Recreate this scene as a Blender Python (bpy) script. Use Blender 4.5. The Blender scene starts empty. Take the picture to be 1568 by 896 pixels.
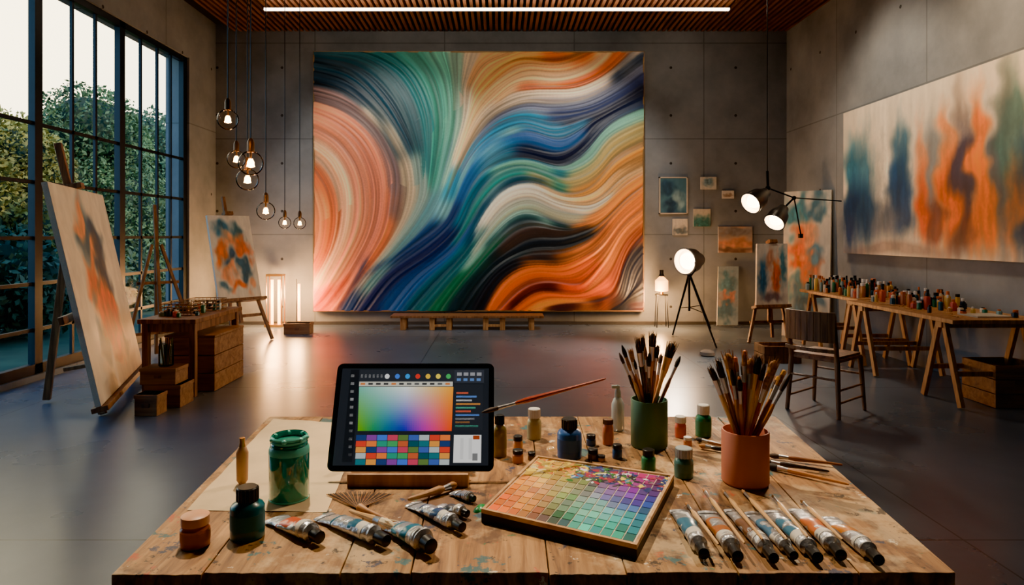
import bpy, bmesh, math, random
import numpy as np
from mathutils import Vector, Matrix
random.seed(7); RNG=np.random.default_rng(5)
S=bpy.context.scene
CX,CY,F,H=765.0,360.0,1000.0,1.45     # principal point / focal in a 1568x896 survey of the photo
TZ=0.90                                # work table height
def P(u,v,d): return Vector(((u-CX)*d/F,d,H-(v-CY)*d/F))
def G(u,v,z=0.0):
    d=(H-z)*F/(v-CY); return Vector(((u-CX)*d/F,d,z))
def T(u,v,z=0.0): return G(u,v,TZ+z)
def lin(c):
    return tuple((x/255/12.92 if x/255<=0.04045 else ((x/255+0.055)/1.055)**2.4) for x in c)
# ------------------------------------------------------------------ materials
MC={}
def nm(name):
    m=bpy.data.materials.new(name); m.use_nodes=True
    n=m.node_tree.nodes; return m,n,m.node_tree.links,n['Principled BSDF']
def mat(name,col,rough=0.5,metal=0.0,var=0.12,scale=12,bump=0.0,emit=0,ecol=None,trans=0,coat=0):
    if name in MC: return MC[name]
    m,n,l,b=nm(name); c=lin(col)
    tc=n.new('ShaderNodeTexCoord'); no=n.new('ShaderNodeTexNoise'); no.inputs['Scale'].default_value=scale; no.inputs['Detail'].default_value=5
    l.new(tc.outputs['Object'],no.inputs['Vector'])
    r=n.new('ShaderNodeValToRGB'); e=r.color_ramp.elements
    e[0].position=.3; e[1].position=.7
    e[0].color=tuple(x*(1-var) for x in c)+(1,); e[1].color=tuple(min(1,x*(1+var)) for x in c)+(1,)
    l.new(no.outputs['Fac'],r.inputs['Fac']); l.new(r.outputs['Color'],b.inputs['Base Color'])
    b.inputs['Roughness'].default_value=rough; b.inputs['Metallic'].default_value=metal
    b.inputs['Transmission Weight'].default_value=trans; b.inputs['Coat Weight'].default_value=coat
    if bump:
        bu=n.new('ShaderNodeBump'); bu.inputs['Strength'].default_value=bump; bu.inputs['Distance'].default_value=.01
        l.new(no.outputs['Fac'],bu.inputs['Height']); l.new(bu.outputs['Normal'],b.inputs['Normal'])
    if emit:
        b.inputs['Emission Color'].default_value=lin(ecol or col)+(1,); b.inputs['Emission Strength'].default_value=emit
    MC[name]=m; return m
def wood(name,c1,c2,axis=2,scale=8,rough=0.5):
    if name in MC: return MC[name]
    m,n,l,b=nm(name)
    tc=n.new('ShaderNodeTexCoord'); mp=n.new('ShaderNodeMapping'); sc=[scale*4]*3; sc[axis]=scale*.35
    mp.inputs['Scale'].default_value=sc; l.new(tc.outputs['Object'],mp.inputs['Vector'])
    no=n.new('ShaderNodeTexNoise'); no.inputs['Scale'].default_value=1; no.inputs['Detail'].default_value=6; no.inputs['Distortion'].default_value=.6
    l.new(mp.outputs['Vector'],no.inputs['Vector'])
    r=n.new('ShaderNodeValToRGB'); e=r.color_ramp.elements; e[0].position=.32; e[1].position=.68
    e[0].color=lin(c1)+(1,); e[1].color=lin(c2)+(1,)
    l.new(no.outputs['Fac'],r.inputs['Fac']); l.new(r.outputs['Color'],b.inputs['Base Color'])
    bu=n.new('ShaderNodeBump'); bu.inputs['Strength'].default_value=.25; bu.inputs['Distance'].default_value=.004
    l.new(no.outputs['Fac'],bu.inputs['Height']); l.new(bu.outputs['Normal'],b.inputs['Normal'])
    b.inputs['Roughness'].default_value=rough; MC[name]=m; return m
def vcol(name,rough=0.5,emit=0,bump=0):
    if name in MC: return MC[name]
    m,n,l,b=nm(name); a=n.new('ShaderNodeAttribute'); a.attribute_name='Col'
    b.inputs['Roughness'].default_value=rough
    if emit:
        b.inputs['Base Color'].default_value=(.01,.01,.01,1)
        l.new(a.outputs['Color'],b.inputs['Emission Color']); b.inputs['Emission Strength'].default_value=emit
    else: l.new(a.outputs['Color'],b.inputs['Base Color'])
    if bump:
        bu=n.new('ShaderNodeBump'); bu.inputs['Strength'].default_value=bump; bu.inputs['Distance'].default_value=.01
        l.new(a.outputs['Fac'],bu.inputs['Height']); l.new(bu.outputs['Normal'],b.inputs['Normal'])
    MC[name]=m; return m
def thin_glass(name,tint=(1,1,1),refl=.12):
    if name in MC: return MC[name]
    m=bpy.data.materials.new(name); m.use_nodes=True; n=m.node_tree.nodes; l=m.node_tree.links; n.clear()
    o=n.new('ShaderNodeOutputMaterial'); mx=n.new('ShaderNodeMixShader'); t=n.new('ShaderNodeBsdfTransparent'); g=n.new('ShaderNodeBsdfGlossy')
    t.inputs['Color'].default_value=tuple(tint)+(1,); g.inputs['Roughness'].default_value=.03
    lw=n.new('ShaderNodeLayerWeight'); lw.inputs['Blend'].default_value=refl
    l.new(lw.outputs['Fresnel'],mx.inputs[0]); l.new(t.outputs[0],mx.inputs[1]); l.new(g.outputs[0],mx.inputs[2]); l.new(mx.outputs[0],o.inputs[0])
    MC[name]=m; return m
def concrete(name,c1,c2,ax,seam=(2.3,1.45),off=(0,0),rough=.75):
    m,n,l,b=nm(name)
    ge=n.new('ShaderNodeNewGeometry'); sx=n.new('ShaderNodeSeparateXYZ'); l.new(ge.outputs['Position'],sx.inputs[0])
    def M(op,a,bv=None):
        q=n.new('ShaderNodeMath'); q.operation=op
        for i,x in enumerate((a,bv)):
            if x is None: continue
            if isinstance(x,(int,float)): q.inputs[i].default_value=x
            else: l.new(x,q.inputs[i])
        return q.outputs[0]
    A=M('ADD',sx.outputs[ax],off[0]+50*seam[0]); B=M('ADD',sx.outputs[2],off[1]+10*seam[1])
    def linef(X,p,w):
        f=M('MODULO',X,p); return M('LESS_THAN',f,w)
    s=M('MAXIMUM',linef(A,seam[0],.018),linef(B,seam[1],.018))
    def cell(X,p): return M('SUBTRACT',M('MODULO',X,p),p/2)
    ca=cell(A,seam[0]/2); cb=cell(B,seam[1]/2)
    dd=M('SQRT',M('ADD',M('MULTIPLY',ca,ca),M('MULTIPLY',cb,cb)))
    hole=M('LESS_THAN',dd,.022); msk=M('MAXIMUM',M('MULTIPLY',s,.4),M('MULTIPLY',hole,.9))
    no=n.new('ShaderNodeTexNoise'); no.inputs['Scale'].default_value=.9; no.inputs['Detail'].default_value=9; no.inputs['Roughness'].default_value=.62
    l.new(ge.outputs['Position'],no.inputs['Vector'])
    r=n.new('ShaderNodeValToRGB'); e=r.color_ramp.elements; e[0].position=.33; e[1].position=.68
    e[0].color=lin(c1)+(1,); e[1].color=lin(c2)+(1,); l.new(no.outputs['Fac'],r.inputs['Fac'])
    mx=n.new('ShaderNodeMix'); mx.data_type='RGBA'; l.new(msk,mx.inputs[0]); l.new(r.outputs['Color'],mx.inputs[6]); mx.inputs[7].default_value=lin((30,28,26))+(1,)
    l.new(mx.outputs[2],b.inputs['Base Color'])
    bu=n.new('ShaderNodeBump'); bu.inputs['Strength'].default_value=.25; bu.inputs['Distance'].default_value=.02
    l.new(no.outputs['Fac'],bu.inputs['Height']); l.new(bu.outputs['Normal'],b.inputs['Normal'])
    b.inputs['Roughness'].default_value=rough; return m
# ------------------------------------------------------------------ mesh builder
class MB:
    def __init__(s): s.v=[];s.f=[];s.m=[];s.mats=[];s.c={}
    def mi(s,m):
        if m not in s.mats: s.mats.append(m)
        return s.mats.index(m)
    def add(s,vs,fs,m,col=None):
        o=len(s.v); s.v+= [Vector(x) for x in vs]; k=s.mi(m)
        for f in fs:
            if col is not None: s.c[len(s.f)]=col
            s.f.append([o+i for i in f]); s.m.append(k)
    def box(s,c,sz,m,R=None,col=None):
        c=Vector(c); vs=[]
        for z in(-.5,.5):
            for y in(-.5,.5):
                for x in(-.5,.5):
                    p=Vector((x*sz[0],y*sz[1],z*sz[2])); 
                    if R is not None: p=R@p
                    vs.append(c+p)
        s.add(vs,[(0,2,3,1),(4,5,7,6),(0,1,5,4),(2,6,7,3),(0,4,6,2),(1,3,7,5)],m,col)
    def bx(s,x0,x1,y0,y1,z0,z1,m,col=None): s.box(((x0+x1)/2,(y0+y1)/2,(z0+z1)/2),(x1-x0,y1-y0,z1-z0),m,None,col)
    def beam(s,p0,p1,w,h,m,up=(0,0,1),col=None):
        p0=Vector(p0);p1=Vector(p1); d=(p1-p0); L=d.length; d.normalize(); u=Vector(up)
        if abs(d.dot(u))>.98: u=Vector((0,1,0))
        x=d.cross(u).normalized(); y=x.cross(d).normalized()
        R=Matrix((x,d,y)).transposed(); s.box((p0+p1)/2,(w,L,h),m,R,col)
    def lathe(s,prof,o,m,ax=(0,0,1),seg=20,sq=1.0,col=None,cap=True):
        o=Vector(o); a=Vector(ax).normalized(); t=Vector((0,0,1)) if abs(a.z)<.9 else Vector((1,0,0))
        x=t.cross(a).normalized(); y=a.cross(x).normalized(); vs=[];fs=[]
        for r,z in prof:
            for i in range(seg):
                q=2*math.pi*i/seg; vs.append(o+a*z+x*(r*math.cos(q))+y*(r*sq*math.sin(q)))
        for j in range(len(prof)-1):
            for i in range(seg):
                k=(i+1)%seg; fs.append((j*seg+i,j*seg+k,(j+1)*seg+k,(j+1)*seg+i))
        if cap: fs.append(tuple(reversed(range(seg)))); fs.append(tuple((len(prof)-1)*seg+i for i in range(seg)))
        s.add(vs,fs,m,col)
    def rod(s,p0,p1,r0,r1,m,seg=10):
        p0=Vector(p0);p1=Vector(p1); s.lathe([(r0,0),(r1,(p1-p0).length)],p0,m,p1-p0,seg)
    def sph(s,c,r,m,seg=20,sz=1.0,col=None):
        pr=[(max(1e-4,r*math.sin(math.pi*i/12)),-r*sz*math.cos(math.pi*i/12)) for i in range(13)]
        s.lathe(pr,c,m,(0,0,1),seg,col=col)
    def path(s,pts,r,m,seg=8):
        for a,b in zip(pts[:-1],pts[1:]): s.rod(a,b,r,r,m,seg)
    def finish(s,name,bevel=0,smooth=True,angle=35,parent=None):
        xs=[v.x for v in s.v];ys=[v.y for v in s.v];zs=[v.z for v in s.v]
        o=Vector(((min(xs)+max(xs))/2,(min(ys)+max(ys))/2,min(zs)))
        me=bpy.data.meshes.new(name); me.from_pydata([tuple(v-o) for v in s.v],[],s.f)
        for m in s.mats: me.materials.append(m)
        me.polygons.foreach_set('material_index',s.m)
        if s.c:
            ca=me.color_attributes.new('Col','FLOAT_COLOR','CORNER')
            for p in me.polygons:
                c=s.c.get(p.index,(.5,.5,.5))
                for li in p.loop_indices: ca.data[li].color=(*c,1)
        bm=bmesh.new(); bm.from_mesh(me); bmesh.ops.recalc_face_normals(bm,faces=bm.faces); bm.to_mesh(me); bm.free()
        if smooth:
            me.polygons.foreach_set('use_smooth',[True]*len(me.polygons)); me.set_sharp_from_angle(angle=math.radians(angle))
        ob=bpy.data.objects.new(name,me); S.collection.objects.link(ob); ob.location=o
        if bevel:
            b=ob.modifiers.new('bevel','BEVEL'); b.width=bevel; b.segments=2; b.limit_method='ANGLE'; b.angle_limit=math.radians(50)
        if parent: par(ob,parent)
        return ob
def par(ob,p):
    bpy.context.view_layer.update(); ob.parent=p; ob.matrix_parent_inverse=p.matrix_world.inverted()
def light(kind,name,loc,power,col,parent=None,target=None,size=.05,angle=60,blend=.6):
    d=bpy.data.lights.new(name,kind); d.energy=power; d.color=col
    if kind in('POINT','SPOT'): d.shadow_soft_size=size
    if kind=='SPOT': d.spot_size=math.radians(angle); d.spot_blend=blend
    o=bpy.data.objects.new(name,d); S.collection.objects.link(o); o.location=loc
    if target is not None: o.rotation_euler=(Vector(target)-Vector(loc)).to_track_quat('-Z','Y').to_euler()
    if parent: par(o,parent)
    return o
WARM=(1.0,.50,.18); WARM2=(1.0,.80,.58)
black=mat('black_metal',(22,22,24),.4,.6); blackp=mat('black_plastic',(18,18,20),.35)
steel=mat('brushed_steel',(190,190,195),.3,.9); silver=mat('tube_foil',(200,202,208),.33,.85,bump=.5,scale=60)
brass=mat('brass',(190,140,70),.3,.9); white=mat('white_plastic',(225,222,215),.4)
socket=mat('lamp_socket',(120,84,50),.4,.6)
linen=mat('raw_linen',(225,212,190),.85,bump=.3,scale=200)
pine=wood('pine',(150,100,58),(205,152,98)); dwood=wood('walnut',(84,54,34),(140,94,60)); ewood=wood('easel_wood',(100,64,38),(158,108,68))
crw=wood('crate_wood',(120,80,50),(172,124,82),0,6)
# ------------------------------------------------------------------ room shell
XL,XR,YB,YF,ZC=-4.60,4.65,10.58,-1.6,4.75
b=MB(); fm,n,l,bs=nm('polished_concrete')
ge=n.new('ShaderNodeNewGeometry'); no=n.new('ShaderNodeTexNoise'); no.inputs['Scale'].default_value=.7; no.inputs['Detail'].default_value=9; no.inputs['Roughness'].default_value=.6
l.new(ge.outputs['Position'],no.inputs['Vector']); r=n.new('ShaderNodeValToRGB'); e=r.color_ramp.elements
e[0].position=.3; e[1].position=.72; e[0].color=lin((80,92,106))+(1,); e[1].color=lin((112,124,140))+(1,)
l.new(no.outputs['Fac'],r.inputs['Fac'])
sx=n.new('ShaderNodeSeparateXYZ'); l.new(ge.outputs['Position'],sx.inputs[0])
def jl(out,p,off):
    a=n.new('ShaderNodeMath'); a.operation='ADD'; a.inputs[1].default_value=off; l.new(out,a.inputs[0])
    q=n.new('ShaderNodeMath'); q.operation='MODULO'; q.inputs[1].default_value=p; l.new(a.outputs[0],q.inputs[0])
    w=n.new('ShaderNodeMath'); w.operation='LESS_THAN'; w.inputs[1].default_value=.01; l.new(q.outputs[0],w.inputs[0]); return w.outputs[0]
mxx=n.new('ShaderNodeMath'); mxx.operation='MAXIMUM'; l.new(jl(sx.outputs[0],3.1,31.9),mxx.inputs[0]); l.new(jl(sx.outputs[1],3.1,31),mxx.inputs[1])
mg=n.new('ShaderNodeMix'); mg.data_type='RGBA'; l.new(mxx.outputs[0],mg.inputs[0]); l.new(r.outputs['Color'],mg.inputs[6]); mg.inputs[7].default_value=lin((54,60,68))+(1,)
l.new(mg.outputs[2],bs.inputs['Base Color'])
n2=n.new('ShaderNodeTexNoise'); n2.inputs['Scale'].default_value=1.3; n2.inputs['Detail'].default_value=5; l.new(ge.outputs['Position'],n2.inputs['Vector'])
mr=n.new('ShaderNodeMapRange'); mr.inputs[3].default_value=.23; mr.inputs[4].default_value=.34; l.new(n2.outputs['Fac'],mr.inputs[0]); l.new(mr.outputs[0],bs.inputs['Roughness'])
b.bx(XL-.3,XR+.3,YF-.2,YB+.3,-.12,0,fm); b.finish('floor',smooth=False)
cb_=concrete('concrete_back',(104,109,114),(142,146,150),0,(2.1,1.55),(.9,.1)); cs_=concrete('concrete_side',(104,109,114),(144,148,150),1,(1.9,4.0),(.5,.9))
b=MB(); b.bx(XL-.3,XR+.3,YB,YB+.25,0,ZC+.3,cb_); b.finish('wall_back',smooth=False)
b=MB(); b.bx(XR,XR+.25,YF,YB,0,ZC+.3,cs_); b.finish('wall_right',smooth=False)
b=MB(); b.bx(XL-.3,XR+.3,YF-.2,YF,0,ZC+.3,cb_); b.finish('wall_front',smooth=False)
WY0,WY1,WZ0,WZ1=2.1,9.68,.06,4.08
b=MB(); b.bx(XL-.35,XL,YF,WY0,0,ZC+.3,cs_); b.bx(XL-.35,XL,WY1,YB,0,ZC+.3,cs_); b.bx(XL-.35,XL,WY0,WY1,WZ1,ZC+.3,cs_); b.bx(XL-.35,XL,WY0,WY1,0,WZ0,cs_)
b.finish('wall_left',smooth=False)
slat=wood('ceiling_slat',(84,50,30),(132,84,52),1,4); dark=mat('ceiling_backing',(30,19,13),.9)
b=MB(); b.bx(XL-.3,XR+.3,YF-.2,YB+.2,ZC+.12,ZC+.3,dark)
x=XL+.3
while x<XR: b.bx(x,x+.045,YF,YB,ZC,ZC+.13,slat); x+=.09
b.finish('ceiling',smooth=False)
b=MB(); b.bx(XL,XR,YB-.02,YB,0,.05,mat('dark_trim',(60,58,56),.6)); b.finish('baseboard_back',smooth=False)
# windows
fr=mat('window_frame_black',(28,36,44),.4,.3); gl=thin_glass('window_glass',(.95,.99,1),.06)
bays=[9.68-.05,8.03,6.57,5.07,3.58,2.16]
b=MB(); XW=XL-.07
for y in bays: b.bx(XW-.035,XW+.035,y-.055,y+.055,WZ0,WZ1,fr)
for z,h in((WZ0+.05,.05),(WZ1-.04,.04)): b.bx(XW-.035,XW+.035,WY0,WY1,z-h,z+h,fr)
for z in(.5,.96,1.42,1.98,2.57): b.bx(XW-.015,XW+.015,WY0,WY1,z-.018,z+.018,fr)
for y in(9.26,8.9,8.49,7.54,7.13,6.05,5.55,4.6,4.1,3.1,2.6): b.bx(XW-.015,XW+.015,y-.018,y+.018,WZ0,WZ1,fr)
wo=b.finish('window_1',smooth=False)
b=MB(); b.add([(XW,WY0,WZ0),(XW,WY1,WZ0),(XW,WY1,WZ1),(XW,WY0,WZ1)],[(0,1,2,3)],gl); b.finish('glass',smooth=False,parent=wo)
# ------------------------------------------------------------------ outside
b=MB(); b.bx(-60,XL-.35,-20,60,-.3,-.1,mat('lawn',(60,76,50),.9,var=.4,scale=2)); b.finish('lawn_ground',smooth=False)
def tree(name,blobs,base,n=9000,sz=.11,tint=(64,84,44)):
    vs=[];fs=[]
    lm=mat('leaf_%d_%d'%(tint[0],tint[1]),tint,.7,var=.6,scale=1.6)
    bk=mat('bark',(60,48,38),.9)
    tot=sum(bl[3]**2 for bl in blobs)
    for cx,cy,cz,R,fz in blobs:
        k=int(n*R*R/tot); d=RNG.normal(size=(k,3)); d/=np.linalg.norm(d,axis=1)[:,None]
        rr=R*(.72+.28*RNG.random(k)**.5+ .07*np.sin(d[:,0]*9+cx)*np.sin(d[:,2]*8+cy*3)+.05*np.sin(d[:,1]*17))
        c=np.stack([cx+d[:,0]*rr,cy+d[:,1]*rr,cz+d[:,2]*rr*fz],1)
        a=RNG.normal(size=(k,3)); a/=np.linalg.norm(a,axis=1)[:,None]; t=np.cross(a,RNG.normal(size=(k,3))); t/=np.linalg.norm(t,axis=1)[:,None]
        s_=sz*(.5+RNG.random((k,1)))
        o=len(vs)
        q=np.stack([c-a*s_,c+t*s_*.5,c+a*s_,c-t*s_*.5],1).reshape(-1,3); vs+=q.tolist(); fs+=[(o+4*i,o+4*i+1,o+4*i+2,o+4*i+3) for i in range(k)]
    mb=MB(); mb.v=[Vector(v) for v in vs]; mb.f=[list(f) for f in fs]; mb.m=[mb.mi(lm)]*len(fs)
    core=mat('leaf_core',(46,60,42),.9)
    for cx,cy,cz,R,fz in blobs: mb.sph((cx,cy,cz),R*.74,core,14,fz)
    mb.lathe([(.22,0),(.15,1.2),(.1,base[3])],base[:3],bk,seg=10)
    return mb.finish(name,smooth=False)
def tb(u,vtop,d,R,fz=1.0):
    p=P(u,vtop,d); return (p.x,p.y,p.z-R*fz,R,fz)
t1=[tb(135,130,14.5,1.1),tb(112,160,14.3,.8),tb(170,170,14.8,.9),tb(105,215,14.2,1.3),tb(160,235,14.6,1.4),tb(135,290,14,1.6)]
tree('leafy_tree',t1,(-9.1,14.4,-.12,3.2),34000,.05,(98,118,74))
t2=[tb(225,168,20,1.3),tb(250,192,20.5,1.2),tb(205,195,20,1.2),tb(265,225,21,1.3),tb(225,250,20,2.0),tb(282,262,21.5,1.2)]
tree('leafy_tree',t2,(-10.8,20.2,-.12,3.5),30000,.065,(90,114,82))
t3=[tb(20,180,11,.8),tb(-15,165,11,.9),tb(45,205,11.2,.7),tb(5,250,10.8,1.1),tb(50,290,11.4,1.1),tb(-60,200,10.5,1.2)]
tree('leafy_tree',t3,(-8.4,11,-.12,2.4),30000,.045,(160,148,72))  # golden light on this tree is put into its leaf tint
hb=[tb(u,v,d,R,.9) for u,v,d,R in((-40,330,9.5,1.0),(20,345,10,1.0),(75,340,12,1.3),(120,350,13,1.4),(165,345,15,1.6),(205,345,17,1.8),(245,340,19,2.0),(280,335,22,2.3),(310,320,25,2.6),(-120,320,9,1.1))]
tree('garden_hedge',hb,(-8.5,14.4,-.12,.8),40000,.065,(72,94,70))
light('SUN','added_tree_sun',(0,0,20),2.4,(1,.80,.50),target=(-9,4,9)).data.angle=.03  # added sun lamp from over the house, brightens the trees
w=bpy.data.worlds.new('evening_sky'); S.world=w; w.use_nodes=True; n=w.node_tree.nodes; l=w.node_tree.links; bg=n['Background']
tc=n.new('ShaderNodeTexCoord'); sx=n.new('ShaderNodeSeparateXYZ'); l.new(tc.outputs['Generated'],sx.inputs[0])
r=n.new('ShaderNodeValToRGB'); e=r.color_ramp.elements; e[0].position=0; e[0].color=lin((170,206,226))+(1,); e[1].position=.6; e[1].color=lin((92,156,216))+(1,)
l.new(sx.outputs[2],r.inputs['Fac'])
vd=n.new('ShaderNodeVectorMath'); vd.operation='DOT_PRODUCT'; l.new(tc.outputs['Generated'],vd.inputs[0]); vd.inputs[1].default_value=Vector((-.86,.95,.42)).normalized()
mr=n.new('ShaderNodeMapRange'); mr.inputs[1].default_value=.90; mr.inputs[2].default_value=1.0; mr.interpolation_type='SMOOTHSTEP'; l.new(vd.outputs['Value'],mr.inputs[0])
mx=n.new('ShaderNodeMix'); mx.data_type='RGBA'; l.new(mr.outputs[0],mx.inputs[0]); l.new(r.outputs['Color'],mx.inputs[6]); mx.inputs[7].default_value=(2.4,1.95,1.2,1)
l.new(mx.outputs[2],bg.inputs[0]); bg.inputs[1].default_value=2.5
# ------------------------------------------------------------------ art
def blur(a,s):
    fy=np.fft.fftfreq(a.shape[0])[:,None]; fx=np.fft.rfftfreq(a.shape[1])[None]
    if np.isscalar(s): s=(s,s)
    g=np.exp(-2*np.pi**2*((fy*s[0])**2+(fx*s[1])**2)); return np.fft.irfft2(np.fft.rfft2(a)*g,s=a.shape)
def nrm(a): return (a-a.mean())/a.std()
def canvas(name,BL,BR,TL,thick,img,rough=.5,frame=None,bump=0,relief=None):
    BL,BR,TL=Vector(BL),Vector(BR),Vector(TL); X=BR-BL; Y=TL-BL; N=X.cross(Y).normalized()
    ny,nx=img.shape[:2]; O=(BL+BR)/2; O=Vector((O.x,O.y,BL.z))
    uu,vv=np.meshgrid(np.linspace(0,1,nx),np.linspace(1,0,ny))
    co=np.array(BL-O)[None,None]+uu[...,None]*np.array(X)+vv[...,None]*np.array(Y)
    if relief is not None: co=co+relief[...,None]*np.array(N)
    co=co.reshape(-1,3); idx=np.arange(nx*ny).reshape(ny,nx)
    q=np.stack([idx[1:,:-1],idx[1:,1:],idx[:-1,1:],idx[:-1,:-1]],-1).reshape(-1,4)
    me=bpy.data.meshes.new(name); me.from_pydata(co.tolist(),[],q.tolist())
    ca=me.color_attributes.new('Col','FLOAT_COLOR','POINT'); c=np.clip(img,0,1).reshape(-1,3)
    c=np.where(c<=.04045,c/12.92,((c+.055)/1.055)**2.4); ca.data.foreach_set('color',np.concatenate([c,np.ones((len(c),1))],1).ravel())
    if relief is not None: me.polygons.foreach_set('use_smooth',[True]*len(me.polygons))
    me.materials.append(vcol('painted_canvas_%s'%('gloss' if bump else 'matte'),rough,bump=bump))
    ob=bpy.data.objects.new(name,me); S.collection.objects.link(ob); ob.location=O
    mb=MB(); R=Matrix((X.normalized(),Y.normalized(),N)).transposed()
    mb.box(BL+X/2+Y/2-N*(thick/2+.001),(X.length,Y.length,thick),frame or linen,R)
    if frame:
        w_=.02
        for a,c2 in((BL,BR),(TL,TL+X),(BL,TL),(BR,BR+Y)):
            dd=(c2-a).normalized()*w_/2; mb.beam(a-dd-N*thick/3,c2+dd-N*thick/3,w_,thick*1.6,frame,up=N)
    mb.finish('stretcher',smooth=False,parent=ob); return ob
# the big flowing painting
W_,H_=760,598; x0,y0,x1,y1=481,80,985,476
curves=[([(481,95),(540,110),(590,160),(630,230)],(12,58,76)),([(500,80),(570,95),(620,150),(645,230)],(14,84,96)),([(560,80),(620,110),(655,180),(655,260)],(24,116,118)),
([(481,125),(530,140),(580,185),(615,240)],(14,44,62)),
([(620,80),(655,120),(672,190),(660,280)],(62,150,132)),([(660,80),(685,130),(688,200),(668,290)],(96,172,150)),([(695,80),(700,140),(700,200),(680,280)],(150,196,172)),
([(481,150),(530,165),(575,200),(605,260),(600,330)],(120,96,94)),([(481,165),(525,185),(565,225),(585,290),(575,360),(530,440)],(230,134,98)),([(481,195),(520,220),(550,275),(550,350),(510,430)],(238,146,106)),([(481,225),(510,250),(528,300),(520,370),(490,430)],(248,188,142)),([(481,260),(500,290),(508,330),(500,380),(481,420)],(220,112,54)),
([(481,300),(490,330),(488,370),(481,390)],(232,146,90)),([(600,300),(590,360),(555,420),(510,476)],(222,118,68)),([(530,430),(500,465),(490,476)],(170,72,32)),
([(560,170),(600,210),(625,270),(620,330),(590,385),(545,440)],(216,192,156)),([(640,240),(645,300),(620,350),(580,400)],(150,176,165)),
([(690,220),(670,290),(640,340),(600,390),(560,440)],(90,140,146)),
([(722,80),(712,130),(712,180),(700,230)],(240,218,184)),([(700,240),(722,180),(755,135),(810,115),(850,120),(900,105),(930,80)],(254,204,146)),([(715,130),(740,95),(780,80)],(250,184,118)),([(740,140),(790,95),(850,100),(890,80)],(250,170,98)),([(760,150),(800,110),(860,110)],(252,196,136)),([(840,90),(880,88),(900,80)],(228,112,42)),([(800,130),(870,130),(920,110),(950,80)],(218,104,40)),
([(700,250),(735,180),(780,150),(830,140),(890,140),(950,110),(985,80)],(240,214,182)),([(705,260),(745,190),(800,160),(850,163),(910,150),(985,105)],(118,124,150)),([(850,175),(905,170),(960,140),(985,120)],(44,56,96)),([(870,190),(930,170),(985,140)],(16,26,56)),
([(940,120),(965,100),(985,85)],(14,36,66)),
([(690,300),(715,235),(755,198),(800,185),(850,200),(895,185)],(20,128,168)),([(700,310),(725,250),(765,215),(815,210),(860,225),(895,205)],(10,84,148)),([(680,330),(710,265),(750,225),(790,200)],(120,176,180)),
([(905,195),(885,225),(850,240),(800,230)],(10,26,60)),([(985,160),(940,180),(905,215),(870,245)],(16,40,72)),
([(985,180),(930,205),(900,245),(850,262),(800,250),(750,262)],(110,166,148)),([(985,200),(940,225),(910,262),(860,280),(810,262)],(176,160,104)),
([(700,350),(725,290),(765,250),(815,245),(860,268)],(12,96,120)),([(700,370),(730,310),(770,268),(820,262),(860,285)],(20,128,122)),([(720,370),(745,320),(785,282),(830,278)],(10,58,84)),
([(985,225),(940,250),(905,290),(860,302),(820,280)],(204,146,74)),([(985,250),(950,270),(915,305),(870,312)],(246,192,126)),([(985,275),(955,295),(920,330),(880,345)],(226,142,70)),
([(735,350),(765,300),(810,285),(850,300),(895,315),(930,300)],(246,236,212)),([(730,365),(767,310),(810,293),(850,310),(893,322)],(236,226,202)),([(725,385),(765,330),(810,308),(850,326),(890,334)],(190,194,168)),([(745,375),(785,340),(830,335),(870,350)],(24,56,64)),
([(715,410),(760,355),(800,324),(840,340)],(150,194,176)),([(770,385),(810,355),(860,355),(900,345)],(56,46,44)),([(760,400),(810,370),(860,368),(900,355)],(12,26,38)),
([(985,300),(950,330),(920,370),(880,395)],(218,128,58)),([(985,330),(955,355),(930,400),(900,440)],(226,138,62)),([(985,352),(960,380),(945,430),(925,476)],(136,66,34)),
([(985,385),(965,410),(958,450),(955,476)],(24,34,56)),([(930,350),(900,385),(850,400),(800,400)],(146,86,46)),
([(530,476),(560,420),(620,385),(680,345),(700,310)],(16,50,98)),([(560,476),(600,425),(655,390),(700,350)],(10,30,76)),([(600,476),(640,425),(690,385),(720,350)],(16,74,134)),([(640,476),(680,430),(715,390),(740,350)],(10,86,96)),([(670,476),(700,435),(735,395),(760,365)],(8,96,64)),([(700,476),(725,440),(765,400),(800,385)],(8,40,48)),([(735,470),(760,425),(800,400),(850,400)],(12,20,34)),([(560,400),(540,440),(520,476)],(60,56,90)),
([(750,476),(775,435),(815,412),(860,415),(900,395)],(236,112,30)),([(765,476),(800,445),(840,432),(890,440),(920,410)],(206,80,20)),([(780,470),(815,440),(850,440)],(70,20,18)),([(790,476),(830,450),(880,456),(930,440)],(232,104,30)),([(840,476),(890,466),(940,460),(985,470)],(56,28,34)),([(820,476),(860,462),(900,465)],(238,150,64)),([(985,450),(960,462),(930,476)],(20,22,34))]
sp=[];st=[];sc_=[]
for pts,col in curves:
    pts=np.array(pts,float); q=[]
    for i in range(len(pts)-1):
        p0=pts[max(i-1,0)];p1=pts[i];p2=pts[i+1];p3=pts[min(i+2,len(pts)-1)]
        for t in np.linspace(0,1,9)[:-1]:
            q.append(.5*((2*p1)+(-p0+p2)*t+(2*p0-5*p1+4*p2-p3)*t*t+(-p0+3*p1-3*p2+p3)*t**3))
    q.append(pts[-1]); q=np.array(q); tg=np.gradient(q,axis=0); tg/=np.linalg.norm(tg,axis=1)[:,None]+1e-9
    sp.append(q);st.append(tg);sc_.append(np.tile(np.array(col)/255.,(len(q),1)))
sp=np.concatenate(sp);st=np.concatenate(st);sc_=np.concatenate(sc_)
gw,gh=150,118; gx,gy=np.meshgrid(np.linspace(x0,x1,gw),np.linspace(y0,y1,gh)); gp=np.stack([gx,gy],-1).reshape(-1,2)
d2=((gp[:,None]-sp[None])**2).sum(-1)
wt=1/(d2+70)**2; wt/=wt.sum(1,keepdims=True); c2=wt@(st[:,0]**2-st[:,1]**2); s2=wt@(2*st[:,0]*st[:,1])
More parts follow.
